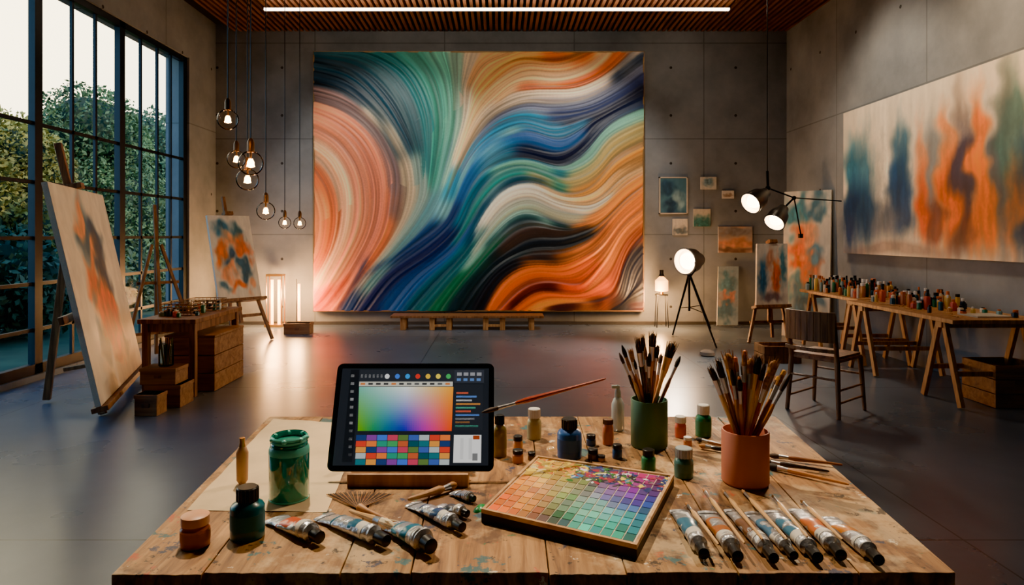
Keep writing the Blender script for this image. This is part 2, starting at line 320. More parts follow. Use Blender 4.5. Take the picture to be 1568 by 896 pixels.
wc=1/(d2+10)**2.6; wc/=wc.sum(1,keepdims=True); C=(wc@sc_).reshape(gh,gw,3); c2=blur(c2.reshape(gh,gw),1.4); s2=blur(s2.reshape(gh,gw),1.4)
def samp(A,px,py,w,h):
    fx=np.clip(px,0,1)*(w-1.001); fy=np.clip(py,0,1)*(h-1.001); ix=fx.astype(int);iy=fy.astype(int);tx=fx-ix;ty=fy-iy
    if A.ndim==3: tx=tx[...,None];ty=ty[...,None]
    return (A[iy,ix]*(1-tx)+A[iy,ix+1]*tx)*(1-ty)+(A[iy+1,ix]*(1-tx)+A[iy+1,ix+1]*tx)*ty
px,py=np.meshgrid(np.linspace(0,1,W_),np.linspace(0,1,H_))
th=.5*np.arctan2(samp(s2,px,py,gw,gh),samp(c2,px,py,gw,gh)); DX=np.cos(th);DY=np.sin(th)
def lic(arrs,steps,h,wts=True):
    acc=[np.zeros_like(a) for a in arrs]; tot=0
    for sg in(1,-1):
        X=px*(W_-1);Y=py*(H_-1);ox=DX*sg;oy=DY*sg
        for k in range(steps):
            wk=.5+.5*math.cos(math.pi*k/steps); xi=np.clip(X+.5,0,W_-1).astype(int);yi=np.clip(Y+.5,0,H_-1).astype(int)
            for j,N_ in enumerate(arrs): acc[j]+=N_[yi,xi]*wk
            tot+=wk
            dx=DX[yi,xi];dy=DY[yi,xi]; f=np.sign(dx*ox+dy*oy); f[f==0]=1; ox=dx*f;oy=dy*f; X=X+ox*h;Y=Y+oy*h
    return [a/tot for a in acc]
nA=nrm(blur(RNG.normal(size=(H_,W_)),1.2)); nB=nrm(blur(RNG.normal(size=(H_,W_)),2.4)); nC=nrm(blur(RNG.normal(size=(H_,W_)),5))
fa,fb,fc=[nrm(a) for a in lic([nA,nB,nC],120,1.8)]
Cg=samp(C,px,py,gw,gh); rgb=lic([Cg[...,0],Cg[...,1],Cg[...,2]],18,1.6); Cs=np.stack(rgb,-1)
off=(fb*1.8+fa*.9+fc*2.0)
IMG=samp(Cs,px+(-DY)*off/(x1-x0),py+DX*off/(y1-y0),W_,H_)
hgt=blur(fb*1.2+fc*1.8+fa*.5,.6); hy,hx=np.gradient(hgt); rel_shade=np.clip(nrm(-(hx*.35+hy*.94)),-2.5,2.5)  # lit and shaded ridge sides, painted into the canvas colour
fold_shade=np.clip(fb*.6+fc*.5,-2.2,2.2)  # fold shading, painted as brightness in the colour
lum=1+.09*np.clip(fa,-2,2)+.09*fold_shade+.05*rel_shade
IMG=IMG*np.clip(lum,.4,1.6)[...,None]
IMG=np.clip(IMG*1.06-.02,0,1); g_=IMG.mean(-1,keepdims=True); IMG=g_+(IMG-g_)*1.06
frm=mat('thin_gilt_frame',(150,118,80),.4,.5)
yp=YB-.11
canvas('abstract_wave_painting',P(481,476,yp),P(985,476,yp),P(481,80,yp),.06,IMG,.48,frm,relief=.022+.0052*np.clip(blur(fb*1.0+fc*1.4+fa*.3,.9),-3.4,3.4))
def blobs(w,h,base,bl,seed=0,streak=(6,2.2),warp=.05,sk=.16):
    rg=np.random.default_rng(seed); u,v=np.meshgrid(np.linspace(0,1,w),np.linspace(0,1,h)); N=lambda s:nrm(blur(rg.normal(size=(h,w)),s))
    n1=N(w*.06); n2=N(w*.06); ns=N(streak)*.5+N((streak[0]*2.5,streak[1]*1.6))*.6+N((w*.03,w*.03))*.5+N((1.5,1))*.2; m1=N(w*.022)
    im=np.ones((h,w,3))*np.array(base)/255.; uu=u+warp*.7*n1+.012*m1; vv=v+warp*n2
    for i,(cx,cy,rx,ry,col,a) in enumerate(bl):
        q=((uu-cx)/rx)**2+((vv-cy)/ry)**2; e_=np.roll(ns,i*17,axis=1); m=np.clip((np.exp(-(q**1.3)*.7)*1.3+sk*e_*np.exp(-q*.35)-.08),0,1)*a; im=im*(1-m[...,None])+(np.array(col)/255.*(1+.08*e_[...,None]))*m[...,None]
    return im*(1+.025*ns)[...,None]
OR=(230,104,22);TE=(34,96,124);NA=(26,48,78);CR=(232,216,190);PE=(238,154,92)
xr=XR-.07; 
img=blobs(440,240,(232,216,190),[(.05,.45,.055,.24,(44,104,128),.95),(.13,.5,.055,.26,(50,100,120),.9),(.04,.72,.07,.22,(26,58,96),.95),(.15,.72,.06,.18,(30,70,104),.95),(.33,.42,.035,.22,(50,96,120),.85),(.32,.66,.055,.22,(30,66,104),.95),(.24,.74,.05,.14,(80,90,106),.7),(.24,.42,.03,.2,(244,228,200),.9),
(.435,.5,.03,.22,(206,120,70),.75),(.43,.72,.035,.17,(224,88,20),.95),(.485,.78,.03,.15,(110,44,34),.85),(.485,.45,.025,.2,(90,100,110),.6),(.54,.42,.03,.24,(220,124,60),.8),(.545,.7,.04,.2,(230,104,22),1),(.60,.6,.035,.28,(56,48,66),.9),(.61,.86,.05,.1,(110,48,34),.8),(.655,.45,.03,.26,(230,112,34),.9),(.67,.75,.04,.2,(238,116,26),1),(.73,.62,.035,.3,(70,74,80),.85),(.77,.42,.045,.32,(70,104,96),.85),(.775,.75,.035,.18,(224,108,34),.75),(.83,.7,.05,.26,(30,58,84),.95),(.92,.66,.09,.34,(24,42,72),1),(.60,.18,.02,.16,(150,124,104),.5),(.74,.12,.025,.18,(110,116,104),.5),(.98,.3,.1,.36,(206,186,156),.5),(.3,.97,.3,.04,(120,90,80),.5)],3,(9,2),.018)
canvas('abstract_wall_painting',(xr,8.7,1.21),(xr,4.95,1.21),(xr,8.7,3.07),.05,img,.6)
def easel(name,BL,BR,TL,mast=.45,sp=.42,back=.7,w=.045,tray=True,bar=None):
    BL,BR,TL=Vector(BL),Vector(BR),Vector(TL); r_=(BR-BL).normalized(); L=(TL-BL).normalized(); bk=Vector((L.x,L.y,0)); 
    if bk.length<.02: bk=Vector((-r_.y,r_.x,0))
    bk.normalize(); N=r_.cross(L).normalized(); N=N if N.dot(bk)>0 else -N
    c=(BL+BR)/2; base=c-L*((c.z-.0)/L.z); Hc=(TL-BL).length+ (c-base).length; offv=N*.075
    b=MB(); top=base+L*(Hc+mast)+offv
    for sgn in(-1,1): b.beam(base+r_*sgn*sp+offv+Vector((0,0,.03)),base+L*(Hc*.93)+r_*sgn*.05+offv,w,w,ewood,up=N)
    b.beam(base+L*(.3)+offv,top,w*1.1,w,ewood,up=N)
    apex=base+L*Hc*.9+offv; rf=base+bk*(back+.0)+Vector((0,0,.03)); b.beam(rf,apex+N*.03,w,w,ewood,up=r_)
    for h_ in(.22,.62): 
        hw=sp*(1-h_*.82); b.beam(base+L*Hc*h_-r_*(hw+.03)+offv+N*.02,base+L*Hc*h_+r_*(hw+.03)+offv+N*.02,w,w*.7,ewood,up=N)
    if bar: b.beam(base+L*Hc*bar[0]-r_*bar[1]+offv+N*.02,base+L*Hc*bar[0]+r_*bar[1]+offv+N*.02,w*1.1,w*.7,ewood,up=N)
    b.beam(base+L*.35+offv,base+bk*(back*.8)+Vector((0,0,.28)),w*.6,w*.6,ewood,up=r_)
    if tray:
        tw=max(sp*.9,(BR-BL).length*.5)
        b.beam(c-r_*tw+N*.015-L*.025,c+r_*tw+N*.015-L*.025,.12,.04,ewood,up=L)
        tc_=TL+(BR-BL)/2; b.beam(tc_-r_*.06+N*.02+L*.03,tc_+r_*.06+N*.02+L*.03,.11,.05,ewood,up=L)
    for v in b.v:
        if v.z<.0: v.z=0
    return b.finish(name,bevel=.004,smooth=False)
e1=((-3.05,5.0,.14),(-3.65,6.67,.14),(-3.38,4.88,1.85))
canvas('abstract_canvas_painting',*e1,.04,blobs(190,190,(240,232,212),[(.42,.21,.15,.1,(40,86,116),.9),(.36,.13,.1,.045,PE,.9),(.62,.27,.1,.08,(28,64,100),.9),(.46,.33,.15,.045,(236,140,70),.9),(.38,.42,.09,.08,(230,104,30),.95),(.6,.44,.09,.15,(24,54,90),.95),(.44,.51,.07,.06,(50,92,120),.85),(.46,.62,.1,.14,OR,1),(.6,.71,.085,.16,(230,96,18),1),(.34,.73,.06,.08,(34,76,108),.85),(.52,.84,.07,.05,(200,110,60),.8),(.7,.88,.07,.07,(28,50,80),.8)],11,(4,2)))
easel('wooden_easel',*e1,mast=.42,sp=.62,back=.62,w=.055,bar=(.45,1.0))
BL=Vector((-3.70,8.6,.6));BR=Vector((-3.30,9.05,.6)); TL=BL+Vector((-.26,.23,1.12))
canvas('abstract_canvas_painting',BL,BR,TL,.04,blobs(130,150,(236,226,204),[(.3,.2,.16,.09,TE,.9),(.65,.22,.13,.1,(50,100,114),.9),(.5,.33,.18,.07,PE,.9),(.2,.42,.12,.1,OR,.9),(.75,.42,.13,.12,(230,108,40),.95),(.45,.53,.15,.1,(36,72,100),.9),(.3,.66,.15,.08,(240,150,90),.9),(.7,.68,.15,.1,(34,80,104),.9),(.5,.82,.14,.07,OR,.95),(.2,.84,.1,.06,TE,.8),(.8,.86,.08,.06,PE,.8)],12,(4,2)))
easel('wooden_easel',BL,BR,TL,mast=.3,sp=.4,back=.45,w=.04)
e3=(Vector((-4.2,7.45,.75)),Vector((-3.75,7.9,.75)),Vector((-4.28,7.53,1.45)))
easel('wooden_easel',*e3,mast=.38,sp=.42,back=.3,w=.035,tray=False)
BL=Vector((3.48,8.85,.5));BR=Vector((3.95,8.95,.5)); TL=BL+Vector((.12,.28,.83))
canvas('abstract_canvas_painting',BL,BR,TL,.03,blobs(120,140,(230,214,192),[(.2,.55,.14,.28,(40,100,136),.95),(.42,.28,.12,.16,(190,120,90),.8),(.42,.75,.1,.2,(230,196,176),.8),(.62,.55,.11,.28,(222,90,36),.95),(.84,.4,.1,.26,(50,110,130),.85),(.5,.9,.3,.06,(70,60,80),.6)],13,(5,2),.03))
easel('wooden_easel',BL,BR,TL,mast=.08,sp=.3,back=.35,w=.035)
BL=Vector((4.08,9.45,.0));BR=Vector((4.53,8.98,.0)); TL=BL+Vector((.08,.09,2.08))
canvas('tall_canvas_painting',BL,BR,TL,.04,blobs(120,240,(220,204,178),[(.3,.16,.25,.1,(50,120,130),.9),(.7,.1,.2,.07,(40,90,110),.8),(.5,.3,.2,.1,(236,150,90),.9),(.35,.42,.2,.1,OR,.95),(.7,.45,.14,.1,(60,110,130),.8),(.6,.54,.2,.08,(214,110,50),.9),(.4,.64,.25,.09,(60,120,140),.8),(.5,.8,.3,.1,(40,76,100),.8)],14,(5,2)))
# small wall pictures
def wallpic(name,u0,v0,u1,v1,seed,base,bl,fr_=None):
    y=YB-.035; canvas(name,P(u0,v1,y),P(u1,v1,y),P(u0,v0,y),.025,blobs(60,60,base,bl,seed),.6,fr_)
cf=mat('pale_frame',(190,176,156),.6)
wallpic('framed_abstract_print',1010,272,1052,327,21,(70,110,124),[(.3,.3,.25,.2,(40,70,90),1),(.7,.6,.2,.2,(140,166,164),.8),(.4,.8,.2,.15,(30,54,76),.9)],cf)
wallpic('small_abstract_print',1073,271,1097,290,22,(205,196,176),[(.5,.4,.3,.3,(90,120,130),.9)])
wallpic('small_abstract_print',1106,292,1124,304,23,(215,200,178),[(.5,.6,.35,.2,(140,110,90),.8)])
wallpic('small_landscape_print',1062,320,1088,347,24,(196,184,160),[(.5,.8,.8,.35,(56,104,100),1)])
wallpic('small_abstract_print',1030,335,1053,360,25,(208,196,176),[(.5,.75,.5,.2,(70,84,90),.8)])
wallpic('landscape_print',1100,347,1152,387,26,(190,150,124),[(.5,.2,.6,.2,(120,120,124),.8),(.5,.65,.7,.12,(206,130,90),.8),(.4,.9,.6,.12,(100,76,70),.8)])
canvas('leaning_canvas',P(1098,498,10.2),P(1130,498,10.2),Vector(P(1100,408,10.5)),.025,blobs(60,140,(150,162,162),[(.5,.3,.4,.15,(80,124,136),.8),(.5,.55,.35,.1,(200,120,90),.8),(.4,.75,.4,.15,(70,104,120),.8)],27))
# ------------------------------------------------------------------ furniture left
b=MB(); b.bx(-3.22,-2.70,5.80,6.85,.66,.70,ewood)
for x in(-3.17,-2.75):
    for y in(5.86,6.79): b.beam((x,y,0),(x,y,.66),.055,.055,ewood)
b.bx(-3.17,-2.75,5.85,5.88,.58,.66,ewood); b.bx(-2.765,-2.735,5.86,6.79,.58,.66,ewood); b.bx(-3.185,-3.155,5.86,6.79,.58,.66,ewood)
b.finish('side_table',.004,False)
PC=[(200,70,40),(40,90,110),(220,180,90),(50,120,90),(230,220,200),(30,40,60),(190,110,60),(120,150,150)]
def bottle_geo(b,p,r,h,body,cap,seg=14,neck=.45,capf=.2,jar=False):
    hb_=h*(1-capf)
    b.lathe([(r*.92,0),(r,h*.02),(r,hb_*.82),(r*.9,hb_*.9),(r*(neck if not jar else .85),hb_),(r*(neck if not jar else .85),h*.98)],p,body,seg=seg)
    rc=r*(neck+.12 if not jar else .95); b.lathe([(rc,0),(rc,h*capf*.92),(rc*.9,h*capf)],Vector(p)+Vector((0,0,hb_)),cap,seg=seg)
b=MB(); wm=mat('wire_bronze',(150,116,80),.4,.5)
for k in range(34):
    x=random.uniform(-3.17,-2.78);y=random.uniform(5.9,6.75); c=random.choice(PC); bottle_geo(b,(x,y,.70),random.uniform(.014,.028),random.uniform(.04,.1),mat('paint_%d_%d_%d'%c,c,.35),random.choice((blackp,white)),8,jar=random.random()<.4)
for (bx_,by_,w_,d_) in((-3.0,6.15,.28,.2),(-2.95,6.55,.32,.24)):
    for k in range(4):
        z=.705+.035*k
        pts=[(bx_-w_/2,by_-d_/2,z),(bx_+w_/2,by_-d_/2,z),(bx_+w_/2,by_+d_/2,z),(bx_-w_/2,by_+d_/2,z),(bx_-w_/2,by_-d_/2,z)]; b.path(pts,.005,wm,6)
    for i in range(9):
        for y in(by_-d_/2,by_+d_/2): b.rod((bx_-w_/2+w_*i/8,y,.70),(bx_-w_/2+w_*i/8,y,.812),.003,.003,wm,5)
b.finish('paint_supply_clutter')
def crate(name,x0,x1,y0,y1,z0,z1,n=4,m=None,hole=False):
    m=m or crw; b=MB(); t=.018; hh=(z1-z0)/n
    b.bx(x0+t,x1-t,y0+t,y1-t,z0,z0+t,m)
    for i in range(n):
        a=z0+hh*i+.003; c=z0+hh*(i+1)-.003
        b.bx(x0,x1,y0,y0+t,a,c,m);b.bx(x0,x1,y1-t,y1,a,c,m);b.bx(x0,x0+t,y0+t,y1-t,a,c,m);b.bx(x1-t,x1,y0+t,y1-t,a,c,m)
    for x in(x0+t,x1-t-.03):
        for y in(y0+t,y1-t-.03): b.bx(x,x+.03,y,y+.03,z0,z1-.003,m)
    return b,m
b,m_=crate('',-3.10,-2.64,6.05,6.73,0,.5,3)
b.bx(-3.105,-2.635,6.045,6.735,.5,.52,m_); b.finish('wooden_crate',.003,False)
def wblock(name,x0,x1,y0,y1,z0,z1):
    b=MB(); b.bx(x0,x1,y0,y1,z0,z1,crw); b.bx(x0-.004,x1+.004,y0-.004,y1+.004,z1-.03,z1,crw); b.bx((x0+x1)/2-.03,(x0+x1)/2+.03,y0-.006,y0,z0+(z1-z0)*.4,z0+(z1-z0)*.6,dwood); b.finish(name,.004,False)
wblock('wooden_box',-2.98,-2.68,5.48,5.72,0,.19); wblock('wooden_box',-3.02,-2.72,5.48,5.70,.192,.33); wblock('wooden_box',-2.92,-2.74,5.22,5.38,0,.17)
b=MB(); jm=thin_glass('jar_glass',(.75,.85,.8),.25)
b.lathe([(.055,0),(.06,.01),(.06,.17),(.055,.19)],(-2.86,5.6,.33),jm,seg=20)
for k in range(12):
    a=random.random()*6.28; b.rod((-2.86+.02*math.cos(a),5.6+.02*math.sin(a),.34),(-2.86+.05*math.cos(a),5.6+.05*math.sin(a),.33+random.uniform(.18,.26)),.006,.006,random.choice((ewood,mat('reed_green',(90,100,60),.6))),6)
b.finish('brush_jar')
# ------------------------------------------------------------------ lamps
glow=mat('filament_glow',(255,200,130),.5,emit=40,ecol=(255,184,100)); bulbg=thin_glass('bulb_glass',(1,.97,.92),.11)
def pendant(u,v,rp,d,sk=1):
    c=P(u,v,d); r=rp*d/F; b=MB(); 
    b.rod((c.x,c.y,c.z+r*1.9),(c.x,c.y,ZC),.005,.005,blackp,6); b.lathe([(.05,0),(.05,.03),(.01,.05)],(c.x,c.y,ZC-.05),blackp,seg=14)
    b.lathe([(r*.30,0),(r*.30,r*.75),(r*.22,r*1.0),(.008,r*1.15)],(c.x,c.y,c.z+r*.88),socket,seg=14)
    for k in range(5):
        a=k*1.257; b.rod((c.x+.3*r*math.cos(a),c.y+.3*r*math.sin(a),c.z-.3*r),(c.x+.12*r*math.cos(a),c.y+.12*r*math.sin(a),c.z+.35*r),r*.035,r*.035,glow,6)
    b.rod((c.x,c.y,c.z+.3*r),(c.x,c.y,c.z+.9*r),r*.08,r*.12,socket,8)
    b.sph((c.x,c.y,c.z),r*.27,glow,12,1.35)
    o=b.finish('pendant_bulb_lamp')
    g=MB(); g.sph(c,r,bulbg,24); g.finish('glass_globe',parent=o)
    light('POINT','bulb_light',c+Vector((0,0,0)),18,WARM,o,size=r*.3)
for a in((349,183,16,5.0),(362,244,14,6.0),(384,250,19,5.4),(379,275,17,6.2),(407,323,14,6.8),(436,341,9.5,8.2),(459,342,9.5,8.0)): pendant(*a)
# hanging LED strip (lights up and down)
led=mat('led_diffuser',(255,240,220),.5,emit=10,ecol=(255,238,214))
zl=4.64; yl=(zl-H)*F/346
b=MB(); b.bx(-3.32,3.24,yl-.022,yl+.022,zl-.018,zl+.012,led); b.bx(-3.33,-3.32,yl-.026,yl+.026,zl-.02,zl+.016,blackp); b.bx(3.24,3.25,yl-.026,yl+.026,zl-.02,zl+.016,blackp)
for x in(-3,-1,1,3): b.rod((x,yl,zl+.01),(x,yl,ZC-.003),.003,.003,blackp,6)
b.finish('led_strip_light',smooth=False)
# unseen track spots, added overhead to light the art, right wall and table
def spot(loc,target,power,angle,blend=.7,col=WARM2,size=.06):
    loc=Vector(loc); d=(Vector(target)-loc).normalized(); b=MB()
    b.lathe([(.04,0),(.045,.02),(.055,.2),(.05,.2),(.035,.05)],loc-d*.2,black,d,16); b.rod(loc-d*.12,(loc.x,loc.y,ZC-.03),.01,.01,black,8); b.bx(loc.x-.25,loc.x+.25,loc.y-.02,loc.y+.02,ZC-.033,ZC-.003,black)
    o=b.finish('added_track_spot'); light('SPOT','spot_light',loc+d*.03,power,col,o,target,size,angle,blend)
WP=(1,.90,.77)
spot((-1.9,7.6,4.45),(-1.7,10.5,2.2),210,70,.6,WP); spot((1.4,7.6,4.45),(1.0,10.5,2.2),210,70,.6,WP)
spot((3.0,7.6,4.4),(4.65,7.7,2.5),190,95,1,WARM2,.2); spot((3.0,5.6,4.4),(4.65,5.6,3.3),270,95,1,(1,.70,.42),.2)
spot((-.9,3.0,4.4),(-.05,1.55,.9),620,34,.9,(1,.82,.58),.07)
spot((1.7,3.2,4.4),(.35,1.5,.9),340,34,.9,(1,.76,.50),.07)
# floor lamps left
tube=mat('tube_glow',(255,200,130),.5,emit=8,ecol=(255,166,78))
p=G(422,500); b=MB(); b.bx(p.x-.14,p.x+.14,p.y-.12,p.y+.08,0,.04,brass)
for i in(-1,1): b.rod((p.x+i*.055,p.y,.04),(p.x+i*.055,p.y,.74),.022,.022,tube,10)
for i in(-1,1):
    for j in(-1,1): b.rod((p.x+i*.12,p.y+j*.07,.04),(p.x+i*.12,p.y+j*.07,.82),.008,.008,brass,6)
b.bx(p.x-.13,p.x+.13,p.y-.08,p.y+.08,.80,.83,brass); o=b.finish('glass_floor_lamp'); light('POINT','lamp_light',(p.x,p.y-.2,.5),90,WARM,o,size=.15)
p=G(458,501); b=MB(); b.lathe([(.1,0),(.1,.02),(.012,.03),(.012,.1)],p,brass); b.rod((p.x,p.y,.1),(p.x,p.y,.68),.02,.02,tube,10); b.rod((p.x-.04,p.y,.02),(p.x-.04,p.y,.76),.006,.006,black,6); o=b.finish('candle_tube_lamp'); light('POINT','lamp_light',(p.x,p.y-.15,.5),55,WARM,o,size=.1)
p=G(460,510); wblock('wooden_box',p.x-.2,p.x+.18,p.y-.15,p.y+.05,0,.16)
# bench
b=MB(); y=10.05; x0_=(600-CX)*y/F; x1_=(832-CX)*y/F
b.bx(x0_,x1_,y-.16,y+.2,.19,.225,ewood)
for t in(.08,.27,.38,.62,.73,.92):
    x=x0_+(x1_-x0_)*t; b.bx(x-.04,x+.04,y-.12,y-.04,0,.19,pine); b.bx(x-.04,x+.04,y+.1,y+.18,0,.19,pine)
for a_,c_ in((.27,.38),(.62,.73)): b.bx(x0_+(x1_-x0_)*a_,x0_+(x1_-x0_)*c_,y-.11,y-.08,.05,.09,pine)
b.finish('low_bench',.005,False)
# tripod studio lamp
hotw=mat('lamp_face',(255,236,205),.5,emit=16,ecol=(255,224,180)); refl=mat('lamp_reflector',(235,225,205),.25,.1,emit=3.5,ecol=(255,200,140))
def shade(b,c,d,r,L,m,face=hotw):
    d=Vector(d).normalized(); c=Vector(c)
    b.lathe([(r*.30,-L*1.15),(r*.5,-L*1.12),(r*.62,-L*.85),(r*.9,-L*.6),(r*.96,-L*.3),(r,0),(r*1.06,0),(r*1.06,.014),(r*.95,.014)],c,m,d,28,cap=False)
    b.lathe([(r*.01,-L*1.14),(r*.3,-L*1.14)],c,m,d,28,cap=False)
    b.lathe([(r*.95,.010),(r*.86,-L*.2),(r*.5,-L*.3),(r*.01,-L*.31)],c,refl,d,28,cap=False); b.lathe([(r*.62,-L*.25),(r*.6,-L*.1),(r*.45,.004),(r*.2,.02),(.001,.024)],c,face,d,24)
c=Vector(P(1057,400,9.0)); b=MB(); ft=[G(1030,513),G(1097,533),G(1088,503)]; hub=Vector((c.x,9.05,.92))
for f in ft:
    b.rod(f,hub,.012,.018,black,8); b.rod(Vector((hub.x,hub.y,.45)),f.lerp(hub,.45),.007,.007,black,6)
b.rod((hub.x,hub.y,.4),(c.x,9.05,c.z-.22),.016,.016,black,10); b.lathe([(.03,0),(.035,.05),(.03,.1)],(hub.x,hub.y,.88),black)
d_=Vector((-.80,-.60,-.06)); shade(b,c+Vector((-.09,-.06,0)),d_,.18,.29,mat('lamp_grey',(124,122,120),.4,.4))
b.path([(c.x+.02,9.05-.2,c.z),(c.x+.02,9.05-.2,c.z-.12),(c.x,9.05,c.z-.24),(c.x+.02,9.05+.2,c.z-.12),(c.x+.02,9.05+.2,c.z)],.01,black)
o=b.finish('tripod_studio_lamp'); light('SPOT','lamp_light',c+Vector((-.28,-.19,0)),110,WARM2,o,c+d_*3,.1,140,.6); light('POINT','spill_light',c+Vector((.1,.4,-.1)),22,WARM,o,size=.08)
# small stand lamp
p=G(1013,501); b=MB()
for i in(-1,1):
    for j in(-1,1): b.rod((p.x+i*.09,p.y+j*.07,0),(p.x+i*.07,p.y+j*.05,.52),.007,.007,black,6)
b.bx(p.x-.09,p.x+.09,p.y-.06,p.y+.06,.5,.52,black); b.lathe([(.03,0),(.03,.06)],(p.x,p.y,.52),brass); b.lathe([(.10,0),(.10,.16),(.04,.22),(.02,.26)],(p.x,p.y,.57),mat('warm_shade',(255,220,160),.5,emit=4.5,ecol=(255,172,84)),seg=20); b.lathe([(.05,0),(.03,.04),(.03,.1)],(p.x,p.y,.80),black)
o=b.finish('stand_lamp'); light('POINT','lamp_light',(p.x-.1,p.y-.15,.45),80,WARM,o,size=.1)
# hanging clamp lights
b=MB(); A=P(1175,262,7.5); b.rod((A.x,A.y,ZC-.05),A,.006,.006,blackp,6); b.lathe([(.06,-.05),(.06,-.01),(.01,-.003)],(A.x,A.y,ZC-.0),blackp)
J=P(1176,288,7.5); b.rod(A,J,.016,.016,black,8); K=P(1216,303,7.5); E_=P(1288,308,8.2); b.rod(J,K,.009,.009,black,8); b.rod(K,E_,.008,.008,black,8); b.sph(K,.025,black,10); b.sph(J,.03,black,10)
c1=P(1150,311,7.35); c2_=P(1186,340,7.4); 
b.rod(K,P(1226,358,7.55),.008,.008,black)
q=P(1226,358,7.55); b.bx(q.x-.02,q.x+.02,7.53,7.57,q.z-.05,q.z,black)
lg=mat('lamp_graphite',(84,82,80),.35,.4)
dA=Vector((-.80,-.42,-.46)).normalized(); dB=Vector((-.62,-.46,-.66)).normalized()
shade(b,c1,dA,.125,.24,lg); shade(b,c2_,dB,.115,.22,lg)
b.rod(J,c1-dA*.26,.011,.011,black); b.rod(K,c2_-dB*.24,.011,.011,black)
o=b.finish('hanging_clamp_lights'); light('SPOT','lamp_light',c1+dA*.06,70,WARM2,o,c1+dA,.06,140,.6); light('SPOT','lamp_light',c2_+dB*.06,60,WARM2,o,c2_+dB,.06,140,.6)
# ------------------------------------------------------------------ right: trestle tables, chair, crates
def trestle(name,x0,x1,y0,y1,h):
    b=MB(); b.bx(x0,x1,y0,y1,h-.035,h,pine)
    for y in(y0+.22,y1-.22):
        for sy in(-1,1):
            for x in(x0+.06,x1-.08): b.beam((x,y+sy*.24,0.01),(x,y+sy*.03,h-.035),.05,.035,pine,up=(1,0,0))
            b.beam((x0+.06,y+sy*.17,.28),(x1-.08,y+sy*.17,.28),.03,.04,pine)
        b.bx(x0+.03,x1-.05,y-.04,y+.04,h-.09,h-.035,pine)
    for v in b.v: v.z=max(v.z,0)
    b.finish(name,.003,False)
trestle('trestle_table',3.78,4.6,5.45,7.12,.74); trestle('trestle_table',3.95,4.6,7.2,8.6,.74)
b=MB()
for x0,x1,y0,y1,n_,hmin,hmax in [(4.0,4.55,7.3,8.5,120,.07,.2),(3.95,4.5,6.1,7.05,60,.06,.17),(3.9,4.5,5.6,6.1,10,.04,.08)]:
    for k in range(n_):
        x=random.uniform(x0,x1);y=random.uniform(y0,y1);c=random.choice(PC+[(200,140,80),(220,200,170),(210,90,40)]); h=random.uniform(hmin,hmax)
        bottle_geo(b,(x,y,.74),random.uniform(.016,.03),h,mat('paint_%d_%d_%d'%c,c,.35),random.choice((blackp,white,mat('cap_orange',(200,100,40),.4),blackp)),8,jar=random.random()<.35)
for k in range(9):
    x=random.uniform(3.9,4.3);y=random.uniform(5.55,6.9); b.rod((x,y,.748),(x+random.uniform(-.15,.15),y+random.uniform(.1,.2),.748),.006,.004,pine,6)
b.bx(4.1,4.4,5.6,5.85,.74,.752,mat('palette_paper',(200,190,170),.7)); b.finish('paint_bottle_collection')
cw=wood('chair_wood',(112,72,44),(168,116,74))
A=Vector((2.40,5.45,0));B=Vector((2.66,5.12,0)); fw=Vector((B-A).cross(Vector((0,0,-1)))).normalized(); fw=fw if fw.x>0 else -fw
C_=B+fw*.46; D_=A+fw*.46; b=MB(); sd=(B-A).normalized()
cent=(A+B+C_+D_)/4
for q in(A,B): b.rod(q,q+(cent-q)*.12+Vector((0,0,.45)),.016,.022,cw); b.rod(q+(cent-q)*.12+Vector((0,0,.43)),q-fw*.06+(cent-q)*.1+Vector((0,0,.82)),.02,.014,cw)
for q in(C_,D_): b.rod(q,q+(cent-q)*.12+Vector((0,0,.45)),.014,.022,cw)
R=Matrix((sd,fw,Vector((0,0,1)))).transposed(); 
for k in range(2): b.box(cent+Vector((0,0,.45+.02*k)),(.40-.02*k,.42-.02*k,.025),cw,R)
bc=(A+B)/2-fw*.03+(cent-(A+B)/2)*.1; nseg=8; 
for z0,z1 in((.60,.84),(.52,.55)):
    for i in range(nseg):
        t0=-.5+i/nseg;t1=-.5+(i+1)/nseg; f=lambda t:bc+sd*(t*.40)-fw*(.05-.16*t*t+ .02)
        b.beam(f(t0)+Vector((0,0,(z0+z1)/2)),f(t1)+Vector((0,0,(z0+z1)/2)),.02,z1-z0,cw)
for a_,c_,z in((A,D_,.22),(B,C_,.22),(A,B,.3),(C_,D_,.3),(A,D_,.12),(B,C_,.12)): b.rod(a_.lerp(cent,.05)+Vector((0,0,z)),c_.lerp(cent,.05)+Vector((0,0,z)),.009,.009,cw,8)
b.finish('wooden_chair',.003)
b,_=crate('',4.14,4.58,5.45,5.85,.0,.36,3); b.bx(4.3,4.42,5.445,5.45,.2,.24,dwood); b.finish('wooden_crate',.003,False)
b,_=crate('',2.98,3.4,7.35,7.65,0,.2,2,dwood); b.finish('tool_crate',.003,False)
p=G(1083,545); b=MB(); b.lathe([(.07,0),(.09,.015),(.085,.05),(.05,.07),(.001,.075)],p,mat('stone_grey',(130,118,108),.7)); b.finish('floor_stone')
